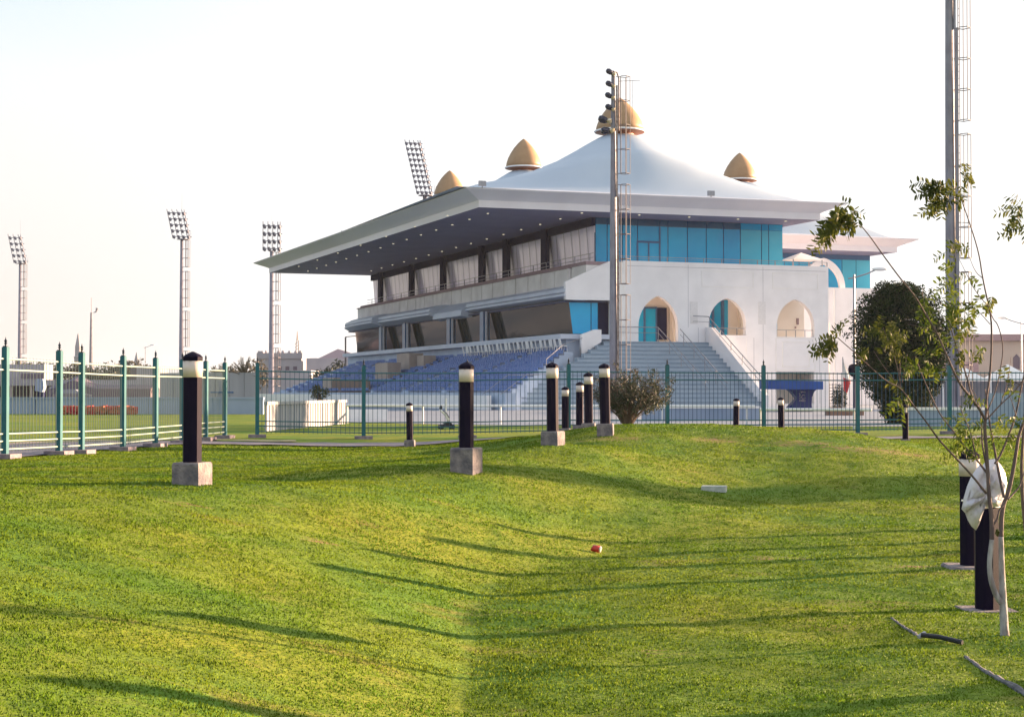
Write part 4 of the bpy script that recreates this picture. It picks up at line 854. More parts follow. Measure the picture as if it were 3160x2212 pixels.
# telecom towers
tw = thing('radio_mast', 'slender tapering radio mast with a dish far behind the left fence', 'radio mast', tuple(gpt(281, 420)), 0, world=False)
obj('pole', MB().tube([(0, 0, 0), (0, 0, 22)], [.75, .3], 8).tube([(0, 0, 22), (0, 0, 26)], .1, 5), 'mast', tw)
obj('dish', MB().tube([(.5, 0, 22.0), (1.2, 0, 22.2), (1.5, 0, 23.2)], [.1, .2, .35], 8), 'mast', tw)
lt2 = thing('lattice_tower', 'tiny lattice tower behind the flat roofed distant building', 'tower', tuple(gpt(917, 430)), 0, world=False)
q = MB()
for a in ((-.5, -.5), (.5, -.5), (.5, .5), (-.5, .5)): q.tube([(a[0] * 1.4, a[1] * 1.4, 0), (a[0] * .5, a[1] * .5, 15)], .10, 4)
for i in range(12): q.tube([(-.6, -.6, 4 + i * .9), (.6, -.6, 4.9 + i * .9)], .07, 4)
obj('lattice', q, 'mast_warm', lt2); obj('antenna', MB().tube([(0, 0, 15), (0, 0, 17.5)], [.25, .08], 5), 'mast_warm', lt2)
sp_ = thing('minaret', 'tiny pointed minaret on the skyline behind the left fence', 'minaret', tuple(gpt(421, 420)), 0, world=False)
obj('shaft', MB().lathe((0, 0, 0), [(.9, 0), (.9, 7), (1.1, 7.2), (.7, 7.4), (.7, 9), (.1, 11.5)], 8), 'far_wall', sp_)
sp2 = thing('minaret', 'thin grey minaret between the second and third left fence posts', 'minaret', tuple(gpt(240, 420)), 0, world=False)
obj('shaft', MB().lathe((0, 0, 0), [(1.0, 0), (1.0, 10), (1.2, 10.3), (.8, 10.5), (.8, 13), (.1, 16.5)], 8), 'far_wall', sp2)
# distant stand on the left
d = 255; sc = d / FPX
ls = thing('track_pavilion', 'long low grey pavilion with a flat slab roof behind the left track wall', 'building', tuple(gpt(0, d)), 0, world=False)
def X_(px): return (px - 0) * sc
obj('roof_slab', MB().box(X_(-80), X_(440), -3, 8, 2.15, 3.05), 'far_wall', ls)
obj('back_wall', MB().box(X_(-80), X_(437), 7, 7.3, 0, 2.14), 'far_dark', ls)
obj('upper_wall', MB().box(X_(-80), X_(120), 3, 8, 3.06, 5.6), 'far_wall', ls)
obj('window_band', MB().box(X_(48), X_(120), 2.8, 2.99, 3.3, 4.1), 'far_dark', ls)
obj('upper_wall', MB().box(X_(390), X_(432), 2.5, 8, 3.06, 5.0), 'far_dark', ls)
obj('end_tower', MB().box(X_(436), X_(494), -3.2, 6, 0, 5.2).box(X_(455), X_(458), -3.3, -3.21, .6, 5), 'far_wall', ls)
for px in (-30, 34, 48, 110, 290): obj('column', MB().box(X_(px), X_(px + 5), -2.8, -2.5, 0, 2.14), 'far_beige', ls)
mp = gpt(322, 235); mk = MB()
for i in range(40):
    a = i / 39; mk.v += [(-7.5 + 15 * a, y, z) for y, z in ((-3, 1.6 + 1.2 * math.exp(-((a - .25) / .12) ** 2)), (0, 2.2 + 1.3 * math.exp(-((a - .25) / .12) ** 2)), (3, 1.6), (3, 0), (-3, 0))]
mk.f = [(i * 5 + j, i * 5 + (j + 1) % 5, (i + 1) * 5 + (j + 1) % 5, (i + 1) * 5 + j) for i in range(39) for j in range(5)] + [(0, 1, 2, 3, 4), (195, 196, 197, 198, 199)]
mt = thing('market_tent', 'long dark tent with a humped roof in front of the left pavilion', 'tent', tuple(mp), 0, world=False); obj('canvas', mk, 'far_dark', mt)
# parked car between the posts
cv = gpt(223, 190); car = thing('parked_car', 'small silver car parked beyond the left track wall', 'car', tuple(cv), 0, world=False)
obj('body', MB().prism([(-2.1, .35), (2.1, .35), (2.15, .8), (1.3, .95), (-1.4, .98), (-2.1, .85)], 1, -.85, .85), 'cage_pale', car)
obj('cabin', MB().prism([(-1.35, .96), (1.2, .94), (.55, 1.45), (-.8, 1.47)], 1, -.75, .75), 'steel', car)
for x in (-1.35, 1.35):
    for y in (-.82, .82): obj('wheel', MB().tube([(x, y - .1, .33), (x, y + .1, .33)], .33, 12), 'black_pipe', car)
cb = gpt(125, 175); st = thing('spectator_booth', 'pale blue booth on a dark pedestal beyond the left track wall', 'booth', tuple(cb), 0, world=False)
obj('cabin', MB().prism([(-.5, 1.3), (-.35, 2.6), (.35, 2.6), (.5, 1.7), (.3, 1.1)], 1, -.5, .5), 'barrier', st, False); obj('pedestal', MB().prism([(-.55, 0), (.3, 0), (.4, 1.15), (-.1, 1.2)], 1, -.4, .4), 'dark_frame', st)
# hoarding with a dark bar of lettering too small to read
hp = panel_wall('track_hoarding', 'tall grey-white sheet hoarding with two blue bars left of the blue seating', 'hoarding', gpt(494, 108), gpt(800, 104), 2.45, .1, 'hoarding', 1.1, None, .04)
obj('blue_bar', MB().box(4.4, 5.5, -.08, -.052, 1.1, 1.2).box(7.8 - 2.6, 8.0 - 1.7, -.08, -.052, 1.1, 1.2), 'frame_blue', hp)
# distant buildings
def dist_building(label, px0, px1, Y, ztop, m, parts=()):
    a = gpt(px0, Y); W = (px1 - px0) * Y / FPX; t = thing('distant_building', label, 'building', tuple(a), 0, world=False)
    wl = obj('wall', MB().box(0, W, 0, 14, 0, ztop), m, t); return t, W, wl
t, W, wl = dist_building('flat roofed grey building with small roof tanks on the left skyline', 795, 930, 330, 8.6, 'far_wall')
obj('parapet', MB().box(-.2, W + .2, -.3, -.01, 8.0, 9.2).box(0, W * .12, 0, 3, 8.6, 9.6), 'far_wall', t)
for i in range(7): obj('roof_tank', MB().lathe((1.2 + i * 1.2, 3 + (i % 3), 8.6), [(.35, 0), (.35, 1.0), (.1, 1.2)], 8), 'far_wall', t)
for i in range(5): obj('window', MB().box(1.0 + i * 1.6, 1.8 + i * 1.6, -.35, -.31, 5.4, 6.4), 'far_dark', t)
t, W, wl = dist_building('lower wing of pale blocks right of the flat roofed distant building', 845, 960, 300, 5.2, 'far_wall')
t, W, wl = dist_building('distant grey building with a wide hipped roof and round window', 945, 1100, 320, 7.9, 'far_wall')
obj('roof', MB().add([(2.5, 0, 7.9), (12.2, 0, 7.9), (12.2, 12, 7.9), (2.5, 12, 7.9), (5.8, 5, 9.9)], [(0, 1, 4), (1, 2, 4), (2, 3, 4), (3, 0, 4)]), 'far_pink', t)
for i in range(4): obj('window', MB().box(1.0 + i * 2.1, 1.8 + i * 2.1, -.05, -.01, 3.8, 5.2), 'far_dark', t)
t, W, wl = dist_building('small cream roof cabin just left of the grandstand lower glass', 1075, 1102, 200, 5.4, 'far_beige')
t, W, wl = dist_building('large beige building with a brown tiled roof at the right edge', 2962, 3260, 170, 6.6, 'far_beige')
obj('roof', MB().box(-.3, W + .3, -.5, 14, 6.61, 7.3), 'far_pink', t)
for i in range(3): obj('window', MB().prism([(5.7 + 2.2 * i, 3.6), (6.4 + 2.2 * i, 3.6), (6.4 + 2.2 * i, 4.8), (6.05 + 2.2 * i, 5.2), (5.7 + 2.2 * i, 4.8)], 1, -.06, -.01), 'far_dark', t)
t, W, wl = dist_building('beige lower block with a pink-brown roof band behind the sapling', 2900, 3010, 150, 2.9, 'far_beige')
obj('roof', MB().box(-.2, W + .2, -.4, 12, 2.91, 4.0), 'far_pink', t)
t, W, wl = dist_building('plain cream wing right of the second grandstand', 2700, 2790, 160, 9.6, 'far_beige')
tt = gpt(2890, 105); tn = thing('event_tent', 'row of small white pointed tents behind the painted wall', 'tent', tuple(tt), 0, world=False)
obj('canopy', MB().add(*[[(v) for i in range(3) for v in ((i * 3.2, -1.5, 1.9), (i * 3.2 + 3.0, -1.5, 1.9), (i * 3.2 + 3.0, 1.5, 1.9), (i * 3.2, 1.5, 1.9), (i * 3.2 + 1.5, 0, 3.0))], [tuple(i * 5 + k for k in f) for i in range(3) for f in ((0, 1, 4), (1, 2, 4), (2, 3, 4), (3, 0, 4))]]), 'white_paint', tn)
obj('side_sheet', MB().box(0, 9.4, 1.3, 1.4, 0, 1.88), 'hoarding', tn)
for i in range(4): obj('leg', MB().tube([(i * 3.1 + .05, -1.45, 0), (i * 3.1 + .05, -1.45, 1.9)], .05, 5), 'white_paint', tn)
# ------------------------------------------------------------------ vegetation
def leaf_cloud(mb, c, rad, n, size, rng, elong=1.0, flat=1.0, shell=.35):
    for _ in range(n):
        while True:
            d = Vector((rng.gauss(0, 1), rng.gauss(0, 1), rng.gauss(0, 1)))
            if d.length > 1e-3: break
        d.normalize(); r = shell + (1 - shell) * rng.random() ** .5
        p = Vector((c[0] + d.x * rad[0] * r, c[1] + d.y * rad[1] * r, c[2] + d.z * rad[2] * r))
        a = Vector((rng.gauss(0, 1), rng.gauss(0, 1), rng.gauss(0, 1) * flat)).normalized(); b = a.cross(Vector((rng.gauss(0, 1), rng.gauss(0, 1), rng.gauss(0, 1)))).normalized()
        s = size * (.6 + .8 * rng.random())
        mb.add([p - a * s * elong, p + b * s * .45, p + a * s * elong, p - b * s * .45], [(0, 1, 2, 3)])
def leafy(name, mb, m, parent): return obj(name, mb, m, parent)
rg = random.Random(11)
# big dark round tree
tp = gpt(2770, 60, 0); bt = thing('dark_tree', 'dense dark evergreen clipped into an egg shape beside the second grandstand', 'tree', tuple(tp), 0, world=False)
obj('trunk', MB().tube([(.15, 0, 0), (.12, 0, .5), (0, 0, 1.4)], [.16, .13, .12], 8), 'bark', bt)
cr = MB()
for i in range(520):
    z = rg.uniform(-.05, 5.05); f = (z + .05) / 5.1; wmax = 1.78 * (math.sin(min(1, f * 1.02 + .02) ** .55 * math.pi) ** .55 if f > 0 else 0)
    wmax = float(np.interp(f, [0, .12, .25, .45, .62, .8, .92, 1], [.45, .85, 1.3, 1.75, 1.92, 1.85, 1.42, .6]))
    a = rg.random() * 2 * math.pi; r = wmax * (rg.random() ** .35) * .82; off = (f - .5) * .0 + (.35 * (1 - f) * 1.0)
    leaf_cloud(cr, (off + r * math.cos(a) - .05, r * math.sin(a), z), (.40, .40, .36), 170, .05, rg, shell=.5)
for i in range(60):
    z = rg.uniform(.8, 5.0); a = rg.random() * 6.28; wmax = float(np.interp(z / 5.1, [0, .12, .25, .45, .62, .8, .92, 1], [.45, .85, 1.3, 1.75, 1.92, 1.85, 1.42, .6])); leaf_cloud(cr, (wmax * 1.0 * math.cos(a), wmax * 1.0 * math.sin(a), z + .12), (.16, .16, .2), 34, .06, rg, shell=.1)
obj('crown', cr, 'leaf_dark', bt)
# dry bush
bp = at(1935, 1318, 38.5); bz = gz(bp.x, bp.y)
db = thing('dry_bush', 'wiry grey-green bush with bare twigs fanning out behind the centre bollards', 'bush', (bp.x, bp.y, bz), 0, world=False)
br = MB(); lv = MB()
for i in range(120):
    a = rg.random() * 2 * math.pi; sp = rg.random() ** .7 * .95; h = rg.uniform(.9, 1.8) * (1 - .25 * sp)
    p = [Vector((0, 0, 0)), Vector((sp * .3 * math.cos(a), sp * .3 * math.sin(a), h * .4)), Vector((sp * .85 * math.cos(a), sp * .85 * math.sin(a), h * .8)), Vector((sp * 1.3 * math.cos(a), sp * 1.3 * math.sin(a), h * (1.0 - .1 * sp)))]
    br.tube(p, [.014, .010, .007, .003], 4, cap=False)
    for k in range(9):
        f = .35 + .65 * rg.random(); q = p[1].lerp(p[3], f); e = q + Vector((rg.gauss(0, .1), rg.gauss(0, .1), abs(rg.gauss(.12, .06)))); br.tube([q, e], [.005, .002], 3, cap=False)
        leaf_cloud(lv, q, (.10, .10, .13), 6, .028, rg, elong=1.6)
obj('branches', br, 'twig', db); obj('foliage', lv, 'leaf_bush', db)
# distant tree line: separate trees
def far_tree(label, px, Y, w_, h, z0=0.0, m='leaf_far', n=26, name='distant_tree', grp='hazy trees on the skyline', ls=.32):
    p = gpt(px, Y, z0); t = thing(name, label, 'tree', tuple(p), 0, grp, world=False)
    obj('trunk', MB().tube([(0, 0, 0), (0, 0, h * .5)], [.25, .15], 6), 'twig', t); c_ = MB()
    for i in range(n):
        a = rg.random() * 6.28; r = rg.random() ** .5 * w_ * .42; zz = h * (.35 + .5 * rg.random() * (1 - .5 * (r / (w_ * .5)) ** 2))
        leaf_cloud(c_, (r * math.cos(a), r * math.sin(a), zz), (w_ * .16, w_ * .16, h * .16), 46, ls, rg, shell=.3)
    obj('crown', c_, m, t); return t
lab = ['hazy grey-green tree above the pavilion roof beside the leftmost mast', 'rounded hazy tree above the pavilion roof left of the second fence post', 'hazy tree with a pale gap between the second and third fence posts', 'broad hazy tree above the humped dark tent',
       'hazy tree right of the humped tent behind the fourth fence post', 'low dark tree left of the pavilion end tower', 'small hazy tree between fence posts left of the nearest bollard']
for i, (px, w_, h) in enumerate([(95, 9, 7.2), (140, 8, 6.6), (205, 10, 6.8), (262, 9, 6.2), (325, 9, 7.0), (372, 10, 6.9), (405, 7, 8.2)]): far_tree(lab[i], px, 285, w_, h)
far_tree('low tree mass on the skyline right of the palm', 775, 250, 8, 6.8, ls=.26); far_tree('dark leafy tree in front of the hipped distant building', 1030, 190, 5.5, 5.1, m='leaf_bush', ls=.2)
far_tree('small yellow-green shrub below the hipped distant building', 985, 130, 2.0, 2.1, m='leaf_sap', ls=.1, n=14)
far_tree('low tree between the nearest bollard and the palm', 660, 240, 9, 5.6, ls=.26)
def palm(label, px, Y, h, L):
    p = gpt(px, Y); t = thing('palm_tree', label, 'palm', tuple(p), 0, 'palms behind the hoarding', world=False)
    obj('trunk', MB().tube([(0, 0, 0), (.1, 0, h)], [.28, .2], 8), 'twig', t); f = MB()
    for i in range(34):
        a = rg.random() * 6.28; el = rg.uniform(.1, 1.35); d = Vector((math.cos(a) * math.cos(el), math.sin(a) * math.cos(el), math.sin(el))); pts = [Vector((.1, 0, h)) + d * L * k / 4 - Vector((0, 0, .25 * L * (k / 4) ** 2 * math.cos(el))) for k in range(5)]
        f.tube(pts, [.04, .04, .03, .02, .01], 3, cap=False)
        for k in range(22):
            q = pts[1].lerp(pts[4], k / 22); sd = d.cross(Vector((0, 0, 1))).normalized() * (1 if k % 2 else -1); e = q + (sd * .45 + d * .55 + Vector((0, 0, .1))) * L * .22
            f.add([q, q + d * .05, e], [(0, 1, 2)])
    obj('fronds', f, 'leaf_palm', t)
palm('spiky palm top beside the last posts of the left fence', 752, 105, 2.2, 1.35); palm('second lower palm left of the spiky one', 672, 110, 1.9, 1.3)
palm('faint palm behind the small palm pair', 700, 125, 2.0, 1.3)
# off-frame bollards and a tree on the right, placed to throw the long shadow lines
for x_, y_, l_ in ((6.2, 17.5, 'bollard light just outside the right edge, level with the broken bollard row'), (6.9, 19.0, 'second bollard light just outside the right edge'), (7.45, 20.6, 'third bollard light just outside the right edge'), (4.25, 9.8, 'nearest bollard light outside the bottom right corner')):
    dup(B0, (x_, y_, gz(x_, y_)), rot, l_, GB)
p = (20.6, 31.0); z = gz(*p); ct_ = thing('columnar_tree', 'columnar evergreen outside the frame on the right', 'tree', (p[0], p[1], z), 0, world=False)
obj('trunk', MB().tube([(0, 0, 0), (0, 0, 1.2)], .1, 8), 'bark', ct_); c_ = MB()
for k in range(90): a = rg.random() * 6.28; r = rg.random() ** .5 * .8; leaf_cloud(c_, (r * math.cos(a), r * math.sin(a), rg.uniform(.2, 4.6)), (.36, .36, .36), 150, .07, rg)
obj('crown', c_, 'leaf_dark', ct_)
# ------------------------------------------------------------------ sapling in the foreground
D0 = 11.2; rb = at(3100, 1966, D0); rz0 = gz(rb.x, rb.y)
sp = thing('sapling', 'thin young tree with whitewashed forked stem and sparse feathery leaves', 'tree', (rb.x, rb.y, rz0), 0, world=False)
def tr_(pts, d0, d1):
    n = len(pts); return [at(x, y, d0 + (d1 - d0) * i / max(1, n - 1)) - Vector((rb.x, rb.y, rz0)) for i, (x, y) in enumerate(pts)]
def rad(px0, px1, n): return [(px0 + (px1 - px0) * i / max(1, n - 1)) * D0 / FPX / 2 for i in range(n)]
def smooth(P, Rr, it=2):
    for _ in range(it):
        Q = [P[0]]; S_ = [Rr[0]]
        for i in range(len(P) - 1):
            Q += [P[i].lerp(P[i + 1], .25), P[i].lerp(P[i + 1], .75)]; S_ += [Rr[i] * .75 + Rr[i + 1] * .25, Rr[i] * .25 + Rr[i + 1] * .75]
        Q.append(P[-1]); S_.append(Rr[-1]); P, Rr = Q, S_
    return P, Rr
def limb(mb, pts, d0, d1, w0, w1, n=8):
    P = tr_(pts, d0, d1); Rr = rad(w0, w1, len(P)); P, Rr = smooth(P, Rr); mb.tube(P, Rr, n); return P
st = MB()
limb(st, [(3101, 1972), (3100, 1950), (3097, 1890), (3094, 1820), (3091, 1745), (3089, 1655)], D0, D0, 30, 15, 10)
limb(st, [(3094, 1862), (3078, 1845), (3060, 1800), (3052, 1742), (3061, 1664)], D0, D0 - .03, 20, 14, 10)
obj('whitewashed_stem', st, 'bark_white', sp, True)
lb = MB()
limb(lb, [(3089, 1655), (3091, 1589), (3097, 1553), (3111, 1525), (3126, 1455), (3138, 1380), (3143, 1345), (3160, 1299), (3185, 1230)], D0, D0 + .15, 15, 8)
limb(lb, [(3061, 1664), (3061, 1600), (3052, 1529), (3048, 1455), (3044, 1385), (3038, 1318), (3041, 1296)], D0 - .03, D0, 14, 9)
limb(lb, [(3095, 1560), (3084, 1570), (3078, 1600), (3066, 1618)], D0, D0 - .02, 5, 6)
limb(lb, [(3111, 1540), (3125, 1525), (3149, 1499), (3165, 1440)], D0, D0 + .1, 7, 3)
limb(lb, [(3098, 1535), (3081, 1455), (3067, 1374), (3056, 1318), (3045, 1243), (3040, 1200)], D0, D0 + .2, 9, 3)
limb(lb, [(3070, 1430), (3086, 1408), (3112, 1346), (3135, 1281), (3151, 1197), (3162, 1150)], D0, D0 + .1, 7, 5)
limb(lb, [(3041, 1296), (3023, 1262), (2995, 1225), (2967, 1193), (2944, 1150), (2892, 1027), (2870, 993), (2847, 954), (2825, 915), (2780, 862), (2724, 786), (2685, 730), (2650, 688)], D0, D0 - .4, 9, 3)
limb(lb, [(3020, 1258), (3000, 1228), (2985, 1169), (2970, 1120), (2948, 1060), (2930, 1000), (2915, 930)], D0, D0 + .35, 7, 2.5)
limb(lb, [(3041, 1296), (3045, 1262), (3043, 1234), (3054, 1169), (3060, 1080), (3060, 993), (3052, 948), (3032, 858), (3021, 780), (2993, 690), (2965, 612), (2960, 590)], D0, D0 + .3, 8, 2.5)
limb(lb, [(3041, 1296), (3051, 1288), (3088, 1247), (3127, 1213), (3153, 1178), (3175, 1150)], D0, D0 - .2, 5, 2.5)
limb(lb, [(3047, 1268), (3071, 1212), (3086, 1150), (3098, 1070), (3080, 1000), (3064, 985), (3052, 948)], D0, D0 + .2, 4, 3)
limb(lb, [(3044, 1522), (2996, 1462), (2917, 1378), (2892, 1350), (2855, 1296), (2817, 1249), (2780, 1195), (2735, 1178), (2657, 1105), (2584, 1041)], D0, D0 - .5, 7, 2.5)
limb(lb, [(3046, 1460), (3014, 1417), (2985, 1387), (2959, 1352), (2929, 1314), (2899, 1277), (2866, 1206), (2842, 1150), (2825, 1100)], D0, D0 + .3, 7, 2.5)
limb(lb, [(3012, 1415), (2998, 1340), (2983, 1305), (2960, 1250)], D0, D0 + .2, 5, 2)
limb(lb, [(3044, 1440), (3030, 1370), (3030, 1300), (3020, 1240), (2990, 1180)], D0, D0 + .3, 6, 2)
for pts in ([(2780, 1195), (2740, 1150), (2696, 1083)], [(2780, 1195), (2768, 1120), (2741, 1049), (2725, 1010)], [(2778, 1190), (2777, 1140), (2777, 1094)], [(2784, 1180), (2800, 1094)], [(2892, 1027), (2850, 1010), (2800, 1000)], [(3032, 858), (3010, 840), (2990, 790)],
            [(3052, 948), (3010, 900), (2985, 850), (2960, 800)], [(3055, 1000), (3020, 960), (2990, 940)], [(3088, 1247), (3110, 1180), (3120, 1100)], [(2870, 993), (2850, 930), (2845, 890)], [(3135, 1281), (3120, 1230), (3105, 1200)], [(3154, 1190), (3130, 1178), (3110, 1170)],
            [(2993, 690), (2990, 688), (2955, 686)], [(2985, 1169), (3000, 1120), (3010, 1060)]): limb(lb, pts, D0 - .1, D0, 3.0, 1.4, 5)
limb(lb, [(3170, 1690), (3150, 1480), (3158, 1330), (3166, 1230)], D0 + .3, D0 + .3, 13, 6)
obj('branches', lb, 'bark', sp, True)
# compound leaves
def pinnate(mb, base, d, L, pairs, size, rng):
    d = d.normalized(); sd = d.cross(Vector((rng.gauss(0, .3), 1, rng.gauss(0, .3)))).normalized(); droop = Vector((0, 0, -1))
    for k in range(pairs):
        f = (k + 1) / pairs; p = base + d * L * f + droop * L * .22 * f * f
        for s_ in (-1, 1):
            a = (sd * s_ + d * .45 + droop * .35 + Vector((rng.gauss(0, .18), rng.gauss(0, .3), rng.gauss(0, .18)))).normalized(); b = a.cross(Vector((rng.gauss(0, 1), rng.gauss(0, 1), rng.gauss(0, 1)))).normalized(); s = size * (.7 + .5 * rng.random()) * (1.1 - .4 * abs(f - .5))
            mb.add([p, p + a * s * .35 + b * s * .17, p + a * s * .75 + b * s * .14, p + a * s, p + a * s * .7 - b * s * .14, p + a * s * .3 - b * s * .16], [(0, 1, 2, 3, 4, 5)])
    mb.add([base, base + d * L * .5 + droop * L * .055 + Vector((0, 0, .002)), base + d * L + droop * L * .22, base + d * L * .5 + droop * L * .055 - Vector((0, 0, .002))], [(0, 1, 2, 3)])
def tuft(mb, x0, y0, x1, y1, n, L, pairs, size, dirv=(-1, 0, -.5), spread=.6, dep=.12, dd=0.0):
    for _ in range(n):
        f = rg.random(); x = x0 + (x1 - x0) * f + rg.gauss(0, 6); y = y0 + (y1 - y0) * f + rg.gauss(0, 6)
        b = at(x, y, D0 + dd + rg.uniform(-dep, dep)) - Vector((rb.x, rb.y, rz0))
        d = Vector(dirv) + Vector((rg.gauss(0, spread), rg.gauss(0, spread), rg.gauss(0, spread))); pinnate(mb, b, d, L * (.7 + .6 * rg.random()), pairs, size, rg)
ls_ = MB(); lg_ = MB()
tuft(ls_, 2650, 690, 2610, 640, 13, .11, 6, .056, (-1, 0, -.25), .45, dd=-.4); tuft(ls_, 2610, 660, 2560, 725, 20, .13, 6, .056, (-1, 0, -.7), .35, dd=-.4); tuft(ls_, 2640, 650, 2625, 625, 5, .08, 4, .045, (.2, 0, .4), .6, dd=-.4)
tuft(ls_, 2965, 590, 2870, 570, 15, .13, 7, .056, (-1, 0, -.15), .4, dd=.3); tuft(ls_, 2950, 600, 2870, 625, 14, .12, 6, .05, (-.8, 0, -.6), .35, dd=.3); tuft(ls_, 2960, 580, 2985, 545, 7, .09, 5, .045, (.5, 0, .2), .7, dd=.3); tuft(ls_, 2975, 560, 2965, 515, 3, .07, 4, .04, (.6, 0, .6), .5, dd=.3)
tuft(ls_, 3150, 640, 3165, 700, 16, .13, 6, .045, (-.9, 0, -.2), .6)
tuft(ls_, 2590, 1045, 2560, 1070, 15, .11, 6, .045, (-1, 0, -.5), .5, dd=-.5); tuft(ls_, 2600, 1030, 2610, 1005, 5, .08, 4, .04, (-.1, 0, .4), .6, dd=-.5)
for (a, b, c_, d_, n_) in ((2696, 1083, 2670, 1090, 5), (2725, 1010, 2700, 1030, 7), (2741, 1040, 2790, 1020, 9), (2800, 1005, 2760, 1060, 8), (2780, 1080, 2800, 1100, 4)): tuft(ls_, a, b, c_, d_, int(n_ * 1.0), .11, 6, .038, (-.5, 0, -.05), .7)
for (a, b, c_, d_, n_) in ((2960, 745, 2985, 760, 5), (2935, 760, 2925, 775, 3), (2945, 830, 2930, 890, 8), (2985, 850, 2970, 900, 6), (2925, 930, 2985, 960, 12), (2990, 940, 3040, 930, 8), (2960, 990, 3000, 1020, 9), (2880, 1000, 2900, 1040, 7), (2850, 890, 2860, 940, 6), (3020, 960, 2985, 1010, 6), (3050, 920, 3075, 910, 4),
                           (2860, 1090, 2890, 1140, 7), (2830, 1110, 2810, 1150, 7), (2960, 1080, 2985, 1110, 6), (3020, 1060, 3045, 1075, 3), (3110, 1170, 3130, 1165, 3), (2780, 1200, 2745, 1160, 4), (2800, 1210, 2775, 1255, 6)): tuft(ls_ if rg.random() < .5 else lg_, a, b, c_, d_, int(n_ * .9), .12, 6, .046, (-.3, 0, -.5), .7, .2)
for (a, b, c_, d_, n_) in ((2983, 1300, 3000, 1330, 8), (2990, 1340, 2975, 1400, 11), (3020, 1330, 3010, 1370, 7), (3030, 1300, 3050, 1330, 8), (2960, 1260, 2985, 1285, 6), (3070, 1300, 3120, 1300, 9), (3060, 1290, 3090, 1280, 5), (2975, 1370, 2965, 1400, 6), (3130, 1330, 3100, 1345, 5), (3028, 1230, 3000, 1245, 5), (3150, 1210, 3120, 1215, 2)): tuft(lg_, a, b, c_, d_, max(2, int(n_ * .6)), .11, 6, .040, (-.2, 0, -.5), .8, .25)
obj('leaves', ls_, 'leaf_sap', sp); obj('green_leaves', lg_, 'leaf_green', sp)
# yellow cable tie on the stem
obj('tie', MB().tube([at(3077, 1634, 11.1) - Vector((rb.x, rb.y, rz0)), at(3082, 1640, 11.06) - Vector((rb.x, rb.y, rz0)), at(3078, 1652, 11.08) - Vector((rb.x, rb.y, rz0)), at(3074, 1646, 11.1) - Vector((rb.x, rb.y, rz0)), at(3077, 1634, 11.1) - Vector((rb.x, rb.y, rz0))], .008, 5), 'leaf_sap', sp)
# plastic bag caught in the sapling
op = [(3050, 1418), (3070, 1415), (3088, 1432), (3102, 1460), (3108, 1490), (3098, 1545), (3086, 1562), (3062, 1565), (3050, 1568), (3022, 1572), (3012, 1565), (3010, 1600), (3012, 1636), (2998, 1624), (2986, 1604), (2978, 1582), (2967, 1570), (2974, 1552), (2971, 1546), (2984, 1500), (2998, 1468), (3022, 1432), (3036, 1440), (3040, 1424)]
def inflate(name, outl, Y, depth, m, rings=7):
    P = [at(x, y, Y) for x, y in outl]; c = Vector((sum(p.x for p in P) / len(P), Y, sum(p.z for p in P) / len(P))); mb = MB(); n = len(P); rr = random.Random(4)
    for sgn in (-1, 1):
        base = len(mb.v)
        for r in range(rings):
            f = r / rings
            for i, p in enumerate(P):
                q = p.lerp(c, f); dy = sgn * depth * math.sqrt(max(0, 1 - (1 - f) ** 2)) * (1 + .45 * math.sin(i * 1.9 + r * .8)) + rr.uniform(-.014, .014) * (r > 0) + .018 * math.sin(i * 2.6) * (r > 0)
                mb.v.append((q.x, q.y + dy, q.z + (rr.uniform(-.006, .006) if r else 0)))
        mb.v.append((c.x, c.y + sgn * depth, c.z)); ci = len(mb.v) - 1
        for r in range(rings - 1):
            for i in range(n): mb.f.append((base + r * n + i, base + r * n + (i + 1) % n, base + (r + 1) * n + (i + 1) % n, base + (r + 1) * n + i))
        for i in range(n): mb.f.append((base + (rings - 1) * n + i, base + (rings - 1) * n + (i + 1) % n, ci))
    return mb
pb_ = at(3040, 1500, 11.75); solo('plastic_bag', inflate('b', op, 11.75, .09, 'bag'), 'bag', 'crumpled white plastic bag caught in the sapling branches over the bollards', 'plastic bag', tuple(pb_), smooth=True)
# black pipe, stone plate, can, half buried edging
g0 = at(2842, 1968, 11.0); zz = gz(g0.x, g0.y)
e0 = at(2970, 1988, 10.85); ez = gz(e0.x, e0.y)
pi_ = thing('irrigation_pipe', 'short black pipe with pale joint lying on the grass by the sapling', 'pipe', (g0.x, g0.y, zz), 0, world=False)
obj('tube', MB().tube([(0, 0, .045), (.12, -.03, .035), (e0.x - g0.x, e0.y - g0.y, ez - zz + .02)], .017, 8), 'black_pipe', pi_); obj('joint', MB().tube([(-.02, 0, .03), (.035, .02, .05)], [.014, .02], 8), 'picket_white', pi_)
def hit(px, py):
    y = 6.0
    while y < 60:
        v = at(px, py, y)
        if v.z <= gz(v.x, v.y): return v
        y += .04
    return v
s1 = hit(2204, 1514); sz = gz(s1.x, s1.y)
solo('stone_slab', MB().box(s1.x - .18, s1.x + .18, s1.y - .14, s1.y + .14, sz - .02, sz + .07, R(-12)), 'stone', 'flat pale stone slab lying on the shaded slope of the right mound', 'slab', (s1.x, s1.y, sz))
c1 = hit(1843, 1706); cz = gz(c1.x, c1.y)
cn = thing('drink_can', 'crushed red can lying on its side in the valley of the lawn', 'can', (c1.x, c1.y, cz), R(-20), world=False)
obj('can_body', MB().tube([(-.055, 0, .055), (-.048, 0, .05), (.030, .0, .04)], [.032, .036, .036], 14), 'can_red', cn, True); obj('can_end', MB().tube([(.0302, 0, .04), (.042, 0, .037)], [.036, .029], 14), 'can_metal', cn)
